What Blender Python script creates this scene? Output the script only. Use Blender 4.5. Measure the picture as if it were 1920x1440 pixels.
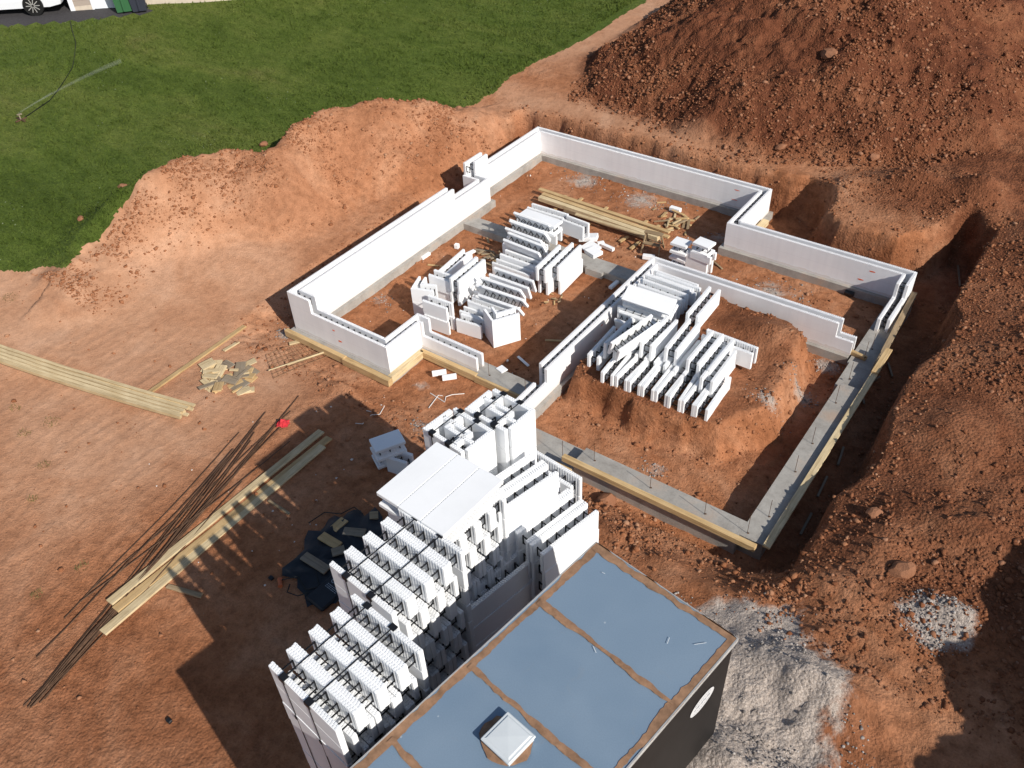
import bpy, bmesh, math, random
import numpy as np
from mathutils import Vector, Matrix

random.seed(7)
rng = np.random.default_rng(7)
sc = bpy.context.scene
for _o in list(bpy.data.objects):
    bpy.data.objects.remove(_o, do_unlink=True)

# ------------------------------------------------------------------ camera
CAM = np.array([16.11829373, -11.36932423, 13.8952414])
CR = np.array([0.80908451, 0.58614493, -0.04261894])
CU = np.array([-0.3573004, 0.54818266, 0.75619587])
CF = np.array([-0.46660334, 0.5965986, -0.65295591])
FPX = 1635.7168
cd = bpy.data.cameras.new('camera')
cam = bpy.data.objects.new('camera', cd)
sc.collection.objects.link(cam)
cd.sensor_width = 36.0
cd.lens = 36.0 * FPX / 1920.0
cd.clip_start = 0.1
cd.clip_end = 1000.0
M = Matrix.Identity(4)
for r_ in range(3):
    M[r_][0], M[r_][1], M[r_][2], M[r_][3] = CR[r_], CU[r_], -CF[r_], CAM[r_]
cam.matrix_world = M
sc.camera = cam

# ------------------------------------------------------------------ light
SUN_DIR = Vector((1.45, -0.36, 0.99)).normalized()
elev = math.asin(SUN_DIR.z)
azim = math.atan2(SUN_DIR.x, SUN_DIR.y)
w = bpy.data.worlds.new("World")
sc.world = w
w.use_nodes = True
nt = w.node_tree
bg = nt.nodes['Background']
sky = nt.nodes.new('ShaderNodeTexSky')
sky.sky_type = 'NISHITA'
sky.sun_disc = False
sky.sun_elevation = elev
sky.sun_rotation = azim
nt.links.new(sky.outputs[0], bg.inputs['Color'])
bg.inputs['Strength'].default_value = 0.088
sl = bpy.data.lights.new('sun', 'SUN')
sl.energy = 4.6
sl.angle = math.radians(0.5)
sl.color = (1.0, 0.945, 0.86)
sun = bpy.data.objects.new('sun', sl)
sc.collection.objects.link(sun)
sun.location = (30, -8, 40)
sun.rotation_euler = SUN_DIR.to_track_quat('Z', 'Y').to_euler()

sc.view_settings.view_transform = 'Standard'
sc.view_settings.look = 'None'
sc.view_settings.exposure = 0.12
sc.view_settings.gamma = 1.0
sc.view_settings.use_curve_mapping = False
sc.render.engine = 'CYCLES'
sc.cycles.max_bounces = 10
sc.cycles.diffuse_bounces = 7

# ------------------------------------------------------------------ helpers
def at(x, y, z=0.0):
    """ground position seen at photo point (x, y) for a surface of height z"""
    d = CF + CR * (x - 960) / FPX - CU * (y - 720) / FPX
    s = (z - CAM[2]) / d[2]
    p = CAM + d * s
    return Vector((p[0], p[1], z))

def link(o):
    sc.collection.objects.link(o)
    return o

def tag(o, label=None, cat=None, group=None, kind=None):
    if label: o['label'] = label
    if cat: o['category'] = cat
    if group: o['group'] = group
    if kind: o['kind'] = kind
    return o

def empty(name, loc=(0, 0, 0), rz=0.0):
    o = bpy.data.objects.new(name, None)
    o.empty_display_size = 0.2
    o.location = loc
    o.rotation_euler = (0, 0, rz)
    return link(o)

class MB:
    """collects shapes into one mesh"""
    def __init__(s):
        s.v = []; s.f = []
    def add(s, verts, faces):
        n = len(s.v)
        s.v += [tuple(p) for p in verts]
        s.f += [tuple(i + n for i in f) for f in faces]
    def box(s, x0, x1, y0, y1, z0, z1):
        s.add([(x0, y0, z0), (x1, y0, z0), (x1, y1, z0), (x0, y1, z0),
               (x0, y0, z1), (x1, y0, z1), (x1, y1, z1), (x0, y1, z1)],
              [(0, 3, 2, 1), (4, 5, 6, 7), (0, 1, 5, 4), (1, 2, 6, 5), (2, 3, 7, 6), (3, 0, 4, 7)])
    def cbox(s, x0, x1, y0, y1, z0, z1, c=0.006):
        """box with chamfered edges"""
        bm = bmesh.new()
        bmesh.ops.create_cube(bm, size=1.0)
        bmesh.ops.scale(bm, vec=(x1 - x0, y1 - y0, z1 - z0), verts=bm.verts)
        bmesh.ops.translate(bm, vec=((x0 + x1) / 2, (y0 + y1) / 2, (z0 + z1) / 2), verts=bm.verts)
        bmesh.ops.bevel(bm, geom=list(bm.edges), offset=c, segments=1, affect='EDGES')
        s.bm(bm)
    def bm(s, bm, mat=None):
        bm.verts.index_update()
        vs = [(mat @ v.co if mat else v.co)[:] for v in bm.verts]
        s.add(vs, [tuple(v.index for v in f.verts) for f in bm.faces])
        bm.free()
    def beam(s, a, b, wd, th, up=(0, 0, 1)):
        a = Vector(a); b = Vector(b); d = (b - a); L = d.length; d.normalize()
        side = d.cross(Vector(up))
        if side.length < 1e-5: side = d.cross(Vector((1, 0, 0)))
        side.normalize(); u = side.cross(d)
        pts = []
        for p in (a, b):
            for sx, sz in ((-1, -1), (1, -1), (1, 1), (-1, 1)):
                pts.append(p + side * sx * wd / 2 + u * sz * th / 2)
        s.add(pts, [(0, 1, 2, 3), (7, 6, 5, 4), (0, 4, 5, 1), (1, 5, 6, 2), (2, 6, 7, 3), (3, 7, 4, 0)])
    def tube(s, pts, r, n=6, taper=None):
        pts = [Vector(p) for p in pts]
        rings = []
        for i, p in enumerate(pts):
            d = (pts[min(i + 1, len(pts) - 1)] - pts[max(i - 1, 0)]).normalized()
            a = d.cross(Vector((0, 0, 1)))
            if a.length < 1e-4: a = d.cross(Vector((1, 0, 0)))
            a.normalize(); b = a.cross(d)
            rr = r if taper is None else r + (taper - r) * i / (len(pts) - 1)
            rings.append([p + (a * math.cos(2 * math.pi * k / n) + b * math.sin(2 * math.pi * k / n)) * rr for k in range(n)])
        vs = [q for rg in rings for q in rg]
        fs = []
        for i in range(len(pts) - 1):
            for k in range(n):
                fs.append((i * n + k, i * n + (k + 1) % n, (i + 1) * n + (k + 1) % n, (i + 1) * n + k))
        fs.append(tuple(range(n))[::-1]); fs.append(tuple((len(pts) - 1) * n + k for k in range(n)))
        s.add(vs, fs)
    def prism(s, poly, z0, z1):
        n = len(poly)
        s.add([(p[0], p[1], z0) for p in poly] + [(p[0], p[1], z1) for p in poly],
              [tuple(range(n))[::-1], tuple(range(n, 2 * n))] + [(i, (i + 1) % n, n + (i + 1) % n, n + i) for i in range(n)])
    def mesh(s, name):
        me = bpy.data.meshes.new(name)
        me.from_pydata(s.v, [], s.f)
        me.update()
        return me
    def build(s, name, mat, parent=None, smooth=False):
        me = s.mesh(name)
        me.materials.append(mat)
        if smooth:
            me.polygons.foreach_set('use_smooth', [True] * len(me.polygons))
        o = link(bpy.data.objects.new(name, me))
        if parent: o.parent = parent
        return o

def inst(name, me, parent=None, mat=None):
    o = link(bpy.data.objects.new(name, me))
    if parent: o.parent = parent
    return o

def copy_tree(o, parent=None):
    c = o.copy(); link(c)
    c.parent = parent
    for ch in list(o.children):
        copy_tree(ch, c)
    return c

# ------------------------------------------------------------------ noise
def _hash(ix, iy, seed):
    h = (ix.astype(np.int64) * 374761393 + iy.astype(np.int64) * 668265263 + seed * 1442695041) & 0xFFFFFFFF
    h = ((h ^ (h >> 13)) * 1274126177) & 0xFFFFFFFF
    h = h ^ (h >> 16)
    return (h & 0xFFFFFF) / float(0xFFFFFF)

def vnoise(x, y, seed=0):
    x0 = np.floor(x); y0 = np.floor(y)
    fx = x - x0; fy = y - y0
    fx = fx * fx * fx * (fx * (fx * 6 - 15) + 10); fy = fy * fy * fy * (fy * (fy * 6 - 15) + 10)
    a = _hash(x0, y0, seed); b = _hash(x0 + 1, y0, seed); c = _hash(x0, y0 + 1, seed); d = _hash(x0 + 1, y0 + 1, seed)
    return (a + (b - a) * fx) * (1 - fy) + (c + (d - c) * fx) * fy

def fbm(x, y, scale, octv=4, seed=0, gain=0.5):
    t = 0; amp = 1.0; tot = 0
    for k in range(octv):
        t = t + amp * (vnoise(x / scale + 17.3 * k, y / scale - 9.1 * k, seed + k) * 2 - 1)
        tot += amp; amp *= gain; scale /= 2.03
    return t / tot

def sstep(a, b, x):
    t = np.clip((x - a) / (b - a), 0, 1)
    return t * t * (3 - 2 * t)

def poly_sd(px, py, poly):
    """signed distance, negative inside"""
    d = np.full(px.shape, 1e9); inside = np.zeros(px.shape, bool)
    n = len(poly)
    for i in range(n):
        ax, ay = poly[i]; bx, by = poly[(i + 1) % n]
        ex, ey = bx - ax, by - ay
        t = np.clip(((px - ax) * ex + (py - ay) * ey) / (ex * ex + ey * ey + 1e-12), 0, 1)
        d = np.minimum(d, np.hypot(px - ax - t * ex, py - ay - t * ey))
        cond = ((ay > py) != (by > py)) & (px < (bx - ax) * (py - ay) / (by - ay + 1e-12) + ax)
        inside ^= cond
    return np.where(inside, -d, d)

def polyline_dist(px, py, pts):
    """distance to a polyline, the parameter (point index) and the signed side"""
    best = np.full(px.shape, 1e9); par = np.zeros(px.shape); side = np.zeros(px.shape)
    for i in range(len(pts) - 1):
        ax, ay = pts[i][:2]; bx, by = pts[i + 1][:2]
        ex, ey = bx - ax, by - ay; L2 = ex * ex + ey * ey
        t = np.clip(((px - ax) * ex + (py - ay) * ey) / L2, 0, 1)
        dd = np.hypot(px - ax - t * ex, py - ay - t * ey)
        m = dd < best
        best = np.where(m, dd, best); par = np.where(m, i + t, par)
        side = np.where(m, np.sign(ex * (py - ay) - ey * (px - ax)), side)
    return best, par, side

# ------------------------------------------------------------------ terrain height
CTRL = [
 (14.6,10,1.05),(14.7,6,1.0),(14.5,3,1.0),(14.3,0,1.0),(14.1,-1.3,.85),(17,3,1.2),(19,-3,1.2),(16,-4,1.0),(12.5,-3,.8),(12,-6,.75),(13.5,-2,.8),
 (9.5,-.9,.05),(11,-.8,.12),(12.5,-.9,.2),(13.2,-1.5,.5),
 (7,-.8,-.08),(5,-.5,-.17),(3,-.8,-.17),(0,-.8,-.1),(8,-3,.12),(9,-6,.3),(7,-5,.22),(5,-3,.05),(4,-7,.2),(7.5,-9.5,.25),(5,-11,.2),(10,-9,.4),
 (0,-3,.1),(0,-5,.25),(0,-8.5,.4),(-4,-1.4,.35),(-5,-5.7,.6),(-8,-4,.95),(-9,-8,.95),(-15,-8,1.3),
 (-1.6,2,.1),(-1.8,6,.2),(-2.2,10,.4),(-4,3,.6),(-7,2,1.25),(-4,9,.9),(-7,8,1.35),
 (-10,4,1.5),(-12,10,1.75),(-18,5,2.4),(-25,8,3.0),(-32,10,3.3),(-4,16,1.3),(-4,25,1.7),(-20,25,2.7),(-40,40,4),
 (-1.5,13.3,1.0),(2,13.2,1.0),(5,13.1,1.0),(8,13.1,1.0),(3,15,1.2),(10,13.5,1.1),(11,12.6,1.15),(12.3,11.9,1.1),(14,14,1.3),(18,14,1.3),(20,25,1.4),(10,30,1.5),(30,30,1.5),(30,0,1.2),
 (40,60,2),(0,60,2.2),(-60,20,4),(-60,-20,3),(0,-30,1),(30,-30,1)]
_C = np.array(CTRL, float)
def _tk(r2):
    return np.where(r2 > 0, 0.5 * r2 * np.log(r2 + 1e-12), 0)
_n = len(_C)
_K = _tk(((_C[:, None, :2] - _C[None, :, :2]) ** 2).sum(-1)) + np.eye(_n) * 0.02
_P = np.c_[np.ones(_n), _C[:, :2]]
_A = np.block([[_K, _P], [_P.T, np.zeros((3, 3))]])
_W = np.linalg.solve(_A, np.r_[_C[:, 2], 0, 0, 0])
def tps(x, y):
    out = _W[_n] + _W[_n + 1] * x + _W[_n + 2] * y
    for i in range(_n):
        out = out + _W[i] * _tk((x - _C[i, 0]) ** 2 + (y - _C[i, 1]) ** 2)
    return out

PIT = [(-.7,-.55),(-.9,2),(-1.0,7.5),(-1.35,9),(-1.35,12.55),(2,12.6),(5,12.5),(8.5,12.5),(8.9,12.75),(9.5,12.3),(9.6,11.3),(10.4,10.75),(12.3,10.55),(13.0,11.3),(13.4,12.6),
       (14.0,12.3),(14.02,8),(13.98,4),(13.85,1),(13.8,-.7),(13.35,-.75),(12.5,-.45),(9,-.45),(7.2,-.6),(4,-.6)]
CREST = [(at(112,505,1.0)[0], at(112,505,1.0)[1], 1.0), (at(160,430,1.4)[0], at(160,430,1.4)[1], 1.5), (at(215,375,1.8)[0], at(215,375,1.8)[1], 2.0), (at(300,318,2.3)[0], at(300,318,2.3)[1], 2.5),
         (at(430,280,2.3)[0], at(430,280,2.3)[1], 2.35), (at(500,282,2.25)[0], at(500,282,2.25)[1], 2.25), (at(600,207,2.5)[0], at(600,207,2.5)[1], 2.55),
         (at(690,190,2.5)[0], at(690,190,2.5)[1], 2.5), (at(780,185,2.1)[0], at(780,185,2.1)[1], 2.1), (at(850,200,1.4)[0], at(850,200,1.4)[1], 1.35)]
HEAP = [(-1.9,17.0),(-.1,14.4),(3.4,13.75),(6.6,13.5),(9,14.4),(11,15.2),(13,17),(14,22),(14,31),(8,37),(2,37),(-.6,27)]
PAD = [tuple(at(*q,.45)[:2]) for q in ((1072,706),(1110,722),(1190,762),(1290,792),(1345,800),(1425,765),(1470,700),(1500,640),(1478,612))] + [(9.5,6.5),(7.45,6.5)]
RBANK = [(22.5,-14),(21.9,-8),(21.6,-3.5),(22.0,.5),(23.5,4),(23.5,9)]  # unseen bank added beyond the right frame edge to shade the lower right
LAWN_EDGE = [(-30,-6.2),(-12,-4.6),(-7.2,-3.9),(-5.75,-2.7),(-6.6,-.5),(-6.5,2.5),(-6.0,5),(-5.2,8),(-3.7,10.7),(-3.35,12.5),(-3.2,15.8),(-2.7,18.7),(-2.6,24),(-2.2,60)]
LAWN = LAWN_EDGE + [(-80,60),(-80,-6.2)]

def height(x, y):
    x = np.asarray(x, float); y = np.asarray(y, float)
    G = tps(x, y)
    # ridge of spoil on the left
    d, par, side = polyline_dist(x, y, CREST)
    hc = np.interp(par, range(len(CREST)), [c[2] for c in CREST])
    wd = np.where(side < 0, 2.5, 1.2) + 0.35 * fbm(x, y, 1.4, 3, 5)
    prof = 1 - sstep(0, 1, np.clip(d / wd, 0, 1)) ** 0.85
    nz = fbm(x, y, 0.9, 4, 11) * 0.22
    ridge = G + (np.maximum(hc - G, 0.1) + nz) * prof
    G = np.maximum(G, ridge)
    # great heap
    sd = poly_sd(x, y, HEAP) + fbm(x, y, 2.5, 3, 21) * 0.7
    hh = np.clip(-sd, 0, None)
    hh = 0.66 * hh * (1 + 0.25 * fbm(x, y, 3.0, 3, 23))
    hh = 5.2 * (1 - np.exp(-hh / 5.2 * 1.05))
    hh = hh + np.clip(hh, 0, 1) * (fbm(x, y, 1.7, 4, 29, 0.6) * 0.30)
    G = G + np.clip(hh, 0, None)
    # smaller humps
    for cx, cy, h, sx, sy in ((11.6,13.6,.55,1.1,.5),(13.4,13.9,.6,.7,.8),(15.6,12.2,.35,.9,1.4),(10.0,12.9,.22,.5,.6),(16.2,7.5,.3,1.1,1.6),(15.4,4.2,.28,.8,.9),(16.5,1.4,.35,1.2,.6),
                              (15.2,.2,.25,.5,.8),(14.6,-1.0,.22,.9,.35),(13.6,-3.6,.22,.9,.5),(15.2,-3.0,.35,1.0,.35),(14.6,-5.0,.4,.9,.5),(16.6,-.6,.3,.7,.3),(12.6,-1.9,.14,1.2,.3),(4.4,-1.6,.16,1.4,.22),
                              (2.7,-.95,.18,.5,.25),(10.7,-1.4,.16,.7,.3),(11.9,-1.6,.18,.5,.25)):
        G = G + h * np.exp(-((x - cx) / sx) ** 2 - ((y - cy) / sy) ** 2)
    d, par, side = polyline_dist(x, y, RBANK)
    G = G + 3.0 * (1 - sstep(0, 1, np.clip((d + 1.0 * fbm(x, y, 1.9, 4, 45, .6)) / 3.1, 0, 1)))
    # old wheel tracks on the left
    tr = sstep(-8, -3, x) * sstep(6.5, 4, x) * sstep(-.5, -2.5, y)
    G = G + tr * 0.024 * np.abs(fbm(x * 6 + .8 * y + 2.0 * fbm(x, y, 3, 2, 47), y * .55, 1.0, 2, 46))
    gp_ = np.exp(-((x - 14.6) / 2.0) ** 4 - ((y + 3.8) / 2.2) ** 4)
    G = G + gp_ * (.20 * fbm(x, y, 1.1, 4, 48, .6) + .14 * np.abs(fbm(x + .6 * y, y * .6, .9, 3, 49)))
    # roughness
    rough = roughness(x, y)
    G = G + rough * (fbm(x, y, 0.6, 5, 31, 0.68) * 0.20 + np.abs(fbm(x, y, 0.26, 3, 37, .7)) * 0.12)
    G = G + 0.02 * fbm(x, y, 0.8, 4, 41, 0.6) + 0.03 * fbm(x, y, 3.0, 2, 43)
    # the pit
    sd = poly_sd(x, y, PIT)
    wob = fbm(x, y, 1.5, 3, 51) * 0.20 + fbm(x, y, 0.3, 4, 53, .7) * 0.06
    wob = wob + .42 * fbm(x, y, 2.4, 3, 57) * sstep(12.8, 13.4, x)
    wbank = np.where((x < -.2) & (y < 12), 0.9, 0.40)
    s = sstep(-0.02, 1, np.clip((sd + wob * sstep(0, .25, sd)) / wbank, 0, 1))
    floor = -0.23 + 0.035 * fbm(x, y, 0.7, 4, 61) + 0.02 * fbm(x, y, 0.2, 2, 67)
    z = floor + (G - floor) * s
    z = z + 4 * s * (1 - s) * (fbm(x, y, .25, 4, 55, .75) * .11)
    # the pad of soil left inside the right room
    sd = poly_sd(x, y, PAD) + 0.16 * fbm(x, y, 1.1, 3, 71) + 0.07 * fbm(x, y, 0.3, 3, 72)
    wall_y = np.where((y > 6.62) | (x < 7.2), 0, 1)
    slope = 0.24 + .26 * sstep(10.6, 11.4, x)
    p = 1 - sstep(0, 1, np.clip(sd / slope, 0, 1))
    ph = 0.55 + 0.05 * fbm(x, y, 0.5, 4, 73) + 0.35 * np.exp(-((x - 10.9) / .9) ** 2 - ((y - 5.7) / .55) ** 2)
    ph = ph + 4 * p * (1 - p) * fbm(x, y, .30, 4, 75, .7) * .17
    z = np.where(wall_y > 0, np.maximum(z, z + (ph + 0.23) * p), z)
    return z

def roughness(x, y):
    r = np.zeros_like(x)
    sd = poly_sd(x, y, HEAP)
    r = np.maximum(r, sstep(0.4, -0.4, sd) * 1.0)
    right = np.maximum(sstep(14.6, 16.2, x), sstep(10.5, 12.5, x) * sstep(12, 13, y)) * sstep(-4, 0, y + fbm(x, y, 2, 2, 81)) * (0.55 + 0.45 * fbm(x, y, 1.6, 2, 83))
    r = np.maximum(r, right)
    r = np.maximum(r, 0.35 * sstep(13.8, 14.8, x) * sstep(17, 14, x))
    d, par, side = polyline_dist(x, y, CREST)
    r = np.maximum(r, 0.50 * sstep(2.2, 0.6, d) * (.35 + .65 * sstep(-.15, .3, fbm(x, y, 1.1, 3, 85))))
    r = np.maximum(r, 0.45 * np.exp(-((x - 11) / 3) ** 2 - ((y + 1.3) / .5) ** 2))
    r = np.maximum(r, 0.8 * np.exp(-((x - 14.8) / 2.2) ** 2 - ((y + 4.0) / 2.0) ** 2))
    r = np.maximum(r, sstep(18, 19, x) * sstep(3, 1, y))
    return np.clip(r, 0, 1)

def gz(x, y):
    return float(height(np.array([x]), np.array([y]))[0])

def atg(px, py, z0=0.2, it=6):
    """where the sight line through a photo point meets the ground"""
    z = z0
    for _ in range(it):
        p = at(px, py, z)
        z = 0.5 * z + 0.5 * gz(p.x, p.y)
    p = at(px, py, z)
    return Vector((p.x, p.y, gz(p.x, p.y)))

LAWN_EDGE[:4] = [tuple(atg(*q, 1.0)[:2]) for q in ((-500, 560), (-120, 520), (0, 511), (70, 506), (118, 498))]
LAWN[:] = LAWN_EDGE + [(-80,60),(-80,-9)]

# ------------------------------------------------------------------ materials
def nodes(name):
    m = bpy.data.materials.new(name)
    m.use_nodes = True
    return m, m.node_tree, m.node_tree.nodes['Principled BSDF']

def N(nt, t, **kw):
    n = nt.nodes.new(t)
    for k, v in kw.items():
        if k.startswith('i_'):
            n.inputs[k[2:]].default_value = v
        else:
            setattr(n, k, v)
    return n

def ramp(nt, src, stops):
    r = nt.nodes.new('ShaderNodeValToRGB')
    e = r.color_ramp.elements
    while len(e) < len(stops): e.new(0.5)
    for el, (p, c) in zip(e, stops):
        el.position = p
        el.color = c if len(c) == 4 else (*c, 1)
    nt.links.new(src, r.inputs[0])
    return r

def noise(nt, scale, detail=5, rough=0.6, coord=None, dist=0.0):
    n = N(nt, 'ShaderNodeTexNoise')
    n.inputs['Scale'].default_value = scale
    n.inputs['Detail'].default_value = detail
    n.inputs['Roughness'].default_value = rough
    n.inputs['Distortion'].default_value = dist
    if coord: nt.links.new(coord, n.inputs['Vector'])
    return n

def mix(nt, fac, a, b, blend='MIX'):
    m = N(nt, 'ShaderNodeMix', data_type='RGBA', blend_type=blend)
    for sock, v in ((m.inputs[0], fac), (m.inputs[6], a), (m.inputs[7], b)):
        if isinstance(v, (int, float)): sock.default_value = v
        elif isinstance(v, tuple): sock.default_value = (*v, 1) if len(v) == 3 else v
        else: nt.links.new(v, sock)
    return m.outputs[2]

def mathn(nt, op, a, b=None):
    m = N(nt, 'ShaderNodeMath', operation=op)
    for i, v in enumerate((a, b)):
        if v is None: continue
        if isinstance(v, (int, float)): m.inputs[i].default_value = v
        else: nt.links.new(v, m.inputs[i])
    return m.outputs[0]

def bump(nt, bsdf, h, strength, dist, prev=None):
    b = N(nt, 'ShaderNodeBump')
    b.inputs['Strength'].default_value = strength
    b.inputs['Distance'].default_value = dist
    nt.links.new(h, b.inputs['Height'])
    if prev: nt.links.new(prev, b.inputs['Normal'])
    nt.links.new(b.outputs[0], bsdf.inputs['Normal'])
    return b.outputs[0]

MAT = {}
def mat_soil():
    m, nt, b = nodes('red soil')
    geo = N(nt, 'ShaderNodeNewGeometry')
    pos = geo.outputs['Position']
    att = N(nt, 'ShaderNodeAttribute', attribute_name='mask')
    sep = N(nt, 'ShaderNodeSeparateColor')
    nt.links.new(att.outputs['Color'], sep.inputs[0])
    n1 = noise(nt, 0.55, 6, 0.62, pos, 0.6)
    n2 = noise(nt, 4.5, 6, 0.7, pos)
    n3 = noise(nt, 28, 4, 0.7, pos)
    red = ramp(nt, n1.outputs[0], [(0.30, (.285, .108, .046)), (0.48, (.390, .162, .076)), (0.66, (.465, .225, .122)), (0.80, (.51, .29, .18))])
    tan = ramp(nt, n1.outputs[0], [(0.30, (.425, .212, .118)), (0.50, (.490, .268, .160)), (0.70, (.55, .325, .208))])
    c = mix(nt, sep.outputs[0], red.outputs[0], tan.outputs[0])
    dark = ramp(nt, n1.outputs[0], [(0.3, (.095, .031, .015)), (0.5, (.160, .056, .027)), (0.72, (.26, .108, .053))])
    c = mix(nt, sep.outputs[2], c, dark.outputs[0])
    sp = ramp(nt, n2.outputs[0], [(0.3, (.62, .60, .58)), (0.52, (1, 1, 1)), (0.75, (1.25, 1.27, 1.3))])
    c = mix(nt, mathn(nt, 'SUBTRACT', 1.0, mathn(nt, 'MULTIPLY', sep.outputs[0], .55)), c, sp.outputs[0], 'MULTIPLY')
    sp2 = ramp(nt, n3.outputs[0], [(0.28, (.70, .68, .66)), (0.5, (1, 1, 1)), (0.74, (1.18, 1.2, 1.22))])
    c = mix(nt, mathn(nt, 'SUBTRACT', .8, mathn(nt, 'MULTIPLY', sep.outputs[0], .4)), c, sp2.outputs[0], 'MULTIPLY')
    # pale crushed stone and dust
    g1 = noise(nt, 2.2, 7, 0.68, pos, 1.2)
    g2 = noise(nt, 40, 3, 0.8, pos)
    gcol = ramp(nt, g2.outputs[0], [(0.3, (.23, .18, .15)), (0.5, (.43, .365, .315)), (0.7, (.64, .565, .51))])
    gs = mathn(nt, 'SUBTRACT', mathn(nt, 'MULTIPLY', sep.outputs[1], 1.9), g1.outputs[0])
    gf = ramp(nt, gs, [(0.12, (0, 0, 0)), (0.42, (1, 1, 1))])
    c = mix(nt, gf.outputs[0], c, gcol.outputs[0])
    nt.links.new(c, b.inputs['Base Color'])
    b.inputs['Roughness'].default_value = 0.95
    b.inputs['Specular IOR Level'].default_value = 0.15
    v = N(nt, 'ShaderNodeTexVoronoi'); v.inputs['Scale'].default_value = 16
    nt.links.new(pos, v.inputs['Vector'])
    h1 = mathn(nt, 'ADD', mathn(nt, 'MULTIPLY', n2.outputs[0], 1.0), mathn(nt, 'MULTIPLY', n3.outputs[0], 0.35))
    h = mathn(nt, 'SUBTRACT', h1, mathn(nt, 'MULTIPLY', v.outputs['Distance'], mathn(nt, 'ADD', 0.1, mathn(nt, 'MULTIPLY', sep.outputs[2], 0.5))))
    h = mathn(nt, 'MULTIPLY', h, mathn(nt, 'SUBTRACT', 1.0, mathn(nt, 'MULTIPLY', sep.outputs[0], .62)))
    bump(nt, b, h, 0.75, 0.10)
    return m

def mat_clod(stops=None):
    m, nt, b = nodes('soil clod')
    geo = N(nt, 'ShaderNodeNewGeometry')
    n1 = noise(nt, 3.0, 4, 0.6, geo.outputs['Position'])
    n2 = noise(nt, 40, 3, 0.7, geo.outputs['Position'])
    rr = ramp(nt, geo.outputs['Random Per Island'], stops or [(0.0, (.11, .037, .018)), (0.4, (.195, .072, .035)), (0.75, (.285, .120, .062)), (0.96, (.40, .22, .14))])
    c = mix(nt, n1.outputs[0], rr.outputs[0], (.26, .11, .055))
    nt.links.new(c, b.inputs['Base Color'])
    b.inputs['Roughness'].default_value = 0.95
    b.inputs['Specular IOR Level'].default_value = 0.1
    bump(nt, b, n2.outputs[0], 0.6, 0.03)
    return m

def mat_gravel():
    m, nt, b = nodes('grey gravel')
    geo = N(nt, 'ShaderNodeNewGeometry')
    rr = ramp(nt, geo.outputs['Random Per Island'], [(0.0, (.12, .105, .095)), (0.5, (.26, .23, .21)), (1.0, (.45, .41, .38))])
    nt.links.new(rr.outputs[0], b.inputs['Base Color'])
    b.inputs['Roughness'].default_value = 0.9
    return m

def mat_grass():
    m, nt, b = nodes('lawn grass')
    geo = N(nt, 'ShaderNodeNewGeometry'); pos = geo.outputs['Position']
    mp = N(nt, 'ShaderNodeMapping'); mp.inputs['Scale'].default_value = (1.0, 1.8, 1.0); mp.inputs['Rotation'].default_value = (0, 0, math.radians(20))
    nt.links.new(pos, mp.inputs['Vector'])
    n1 = noise(nt, 0.16, 6, 0.65, mp.outputs[0], 0.5)
    n2 = noise(nt, 1.6, 6, 0.72, mp.outputs[0])
    n3 = noise(nt, 14, 4, 0.8, pos)
    base = ramp(nt, n1.outputs[0], [(0.30, (.072, .108, .017)), (0.48, (.098, .142, .024)), (0.62, (.128, .164, .033)), (0.78, (.180, .172, .058))])
    c = mix(nt, 1.0, base.outputs[0], ramp(nt, n2.outputs[0], [(0.3, (.62, .68, .5)), (0.5, (1, 1, 1)), (0.72, (1.3, 1.22, 1.35))]).outputs[0], 'MULTIPLY')
    c = mix(nt, 1.0, c, ramp(nt, n3.outputs[0], [(0.28, (.55, .58, .48)), (0.5, (1, 1, 1)), (0.75, (1.4, 1.36, 1.4))]).outputs[0], 'MULTIPLY')
    # clover heads
    v = N(nt, 'ShaderNodeTexVoronoi'); v.inputs['Scale'].default_value = 5.0
    nt.links.new(pos, v.inputs['Vector'])
    patch = noise(nt, 0.45, 3, 0.6, pos)
    f = mathn(nt, 'MULTIPLY', mathn(nt, 'LESS_THAN', v.outputs['Distance'], 0.11), mathn(nt, 'GREATER_THAN', patch.outputs[0], 0.60))
    c = mix(nt, mathn(nt, 'MULTIPLY', f, 0.55), c, (.40, .44, .33))
    nt.links.new(c, b.inputs['Base Color'])
    b.inputs['Roughness'].default_value = 0.9
    b.inputs['Specular IOR Level'].default_value = 0.15
    h = mathn(nt, 'ADD', n3.outputs[0], mathn(nt, 'MULTIPLY', n2.outputs[0], 1.5))
    bump(nt, b, h, 0.9, 0.12)
    return m

def mat_plain(name, col, rough=0.8, spec=0.3, metal=0.0, nscale=None, namt=0.15, bmp=0.0):
    m, nt, b = nodes(name)
    b.inputs['Roughness'].default_value = rough
    b.inputs['Specular IOR Level'].default_value = spec
    b.inputs['Metallic'].default_value = metal
    if nscale:
        tc = N(nt, 'ShaderNodeTexCoord')
        n = noise(nt, nscale, 5, 0.65, tc.outputs['Object'])
        lo = tuple(c * (1 - namt) for c in col); hi = tuple(min(1, c * (1 + namt)) for c in col)
        r = ramp(nt, n.outputs[0], [(0.3, lo), (0.7, hi)])
        nt.links.new(r.outputs[0], b.inputs['Base Color'])
        if bmp: bump(nt, b, n.outputs[0], 0.6, bmp)
    else:
        b.inputs['Base Color'].default_value = (*col, 1)
    return m

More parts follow.
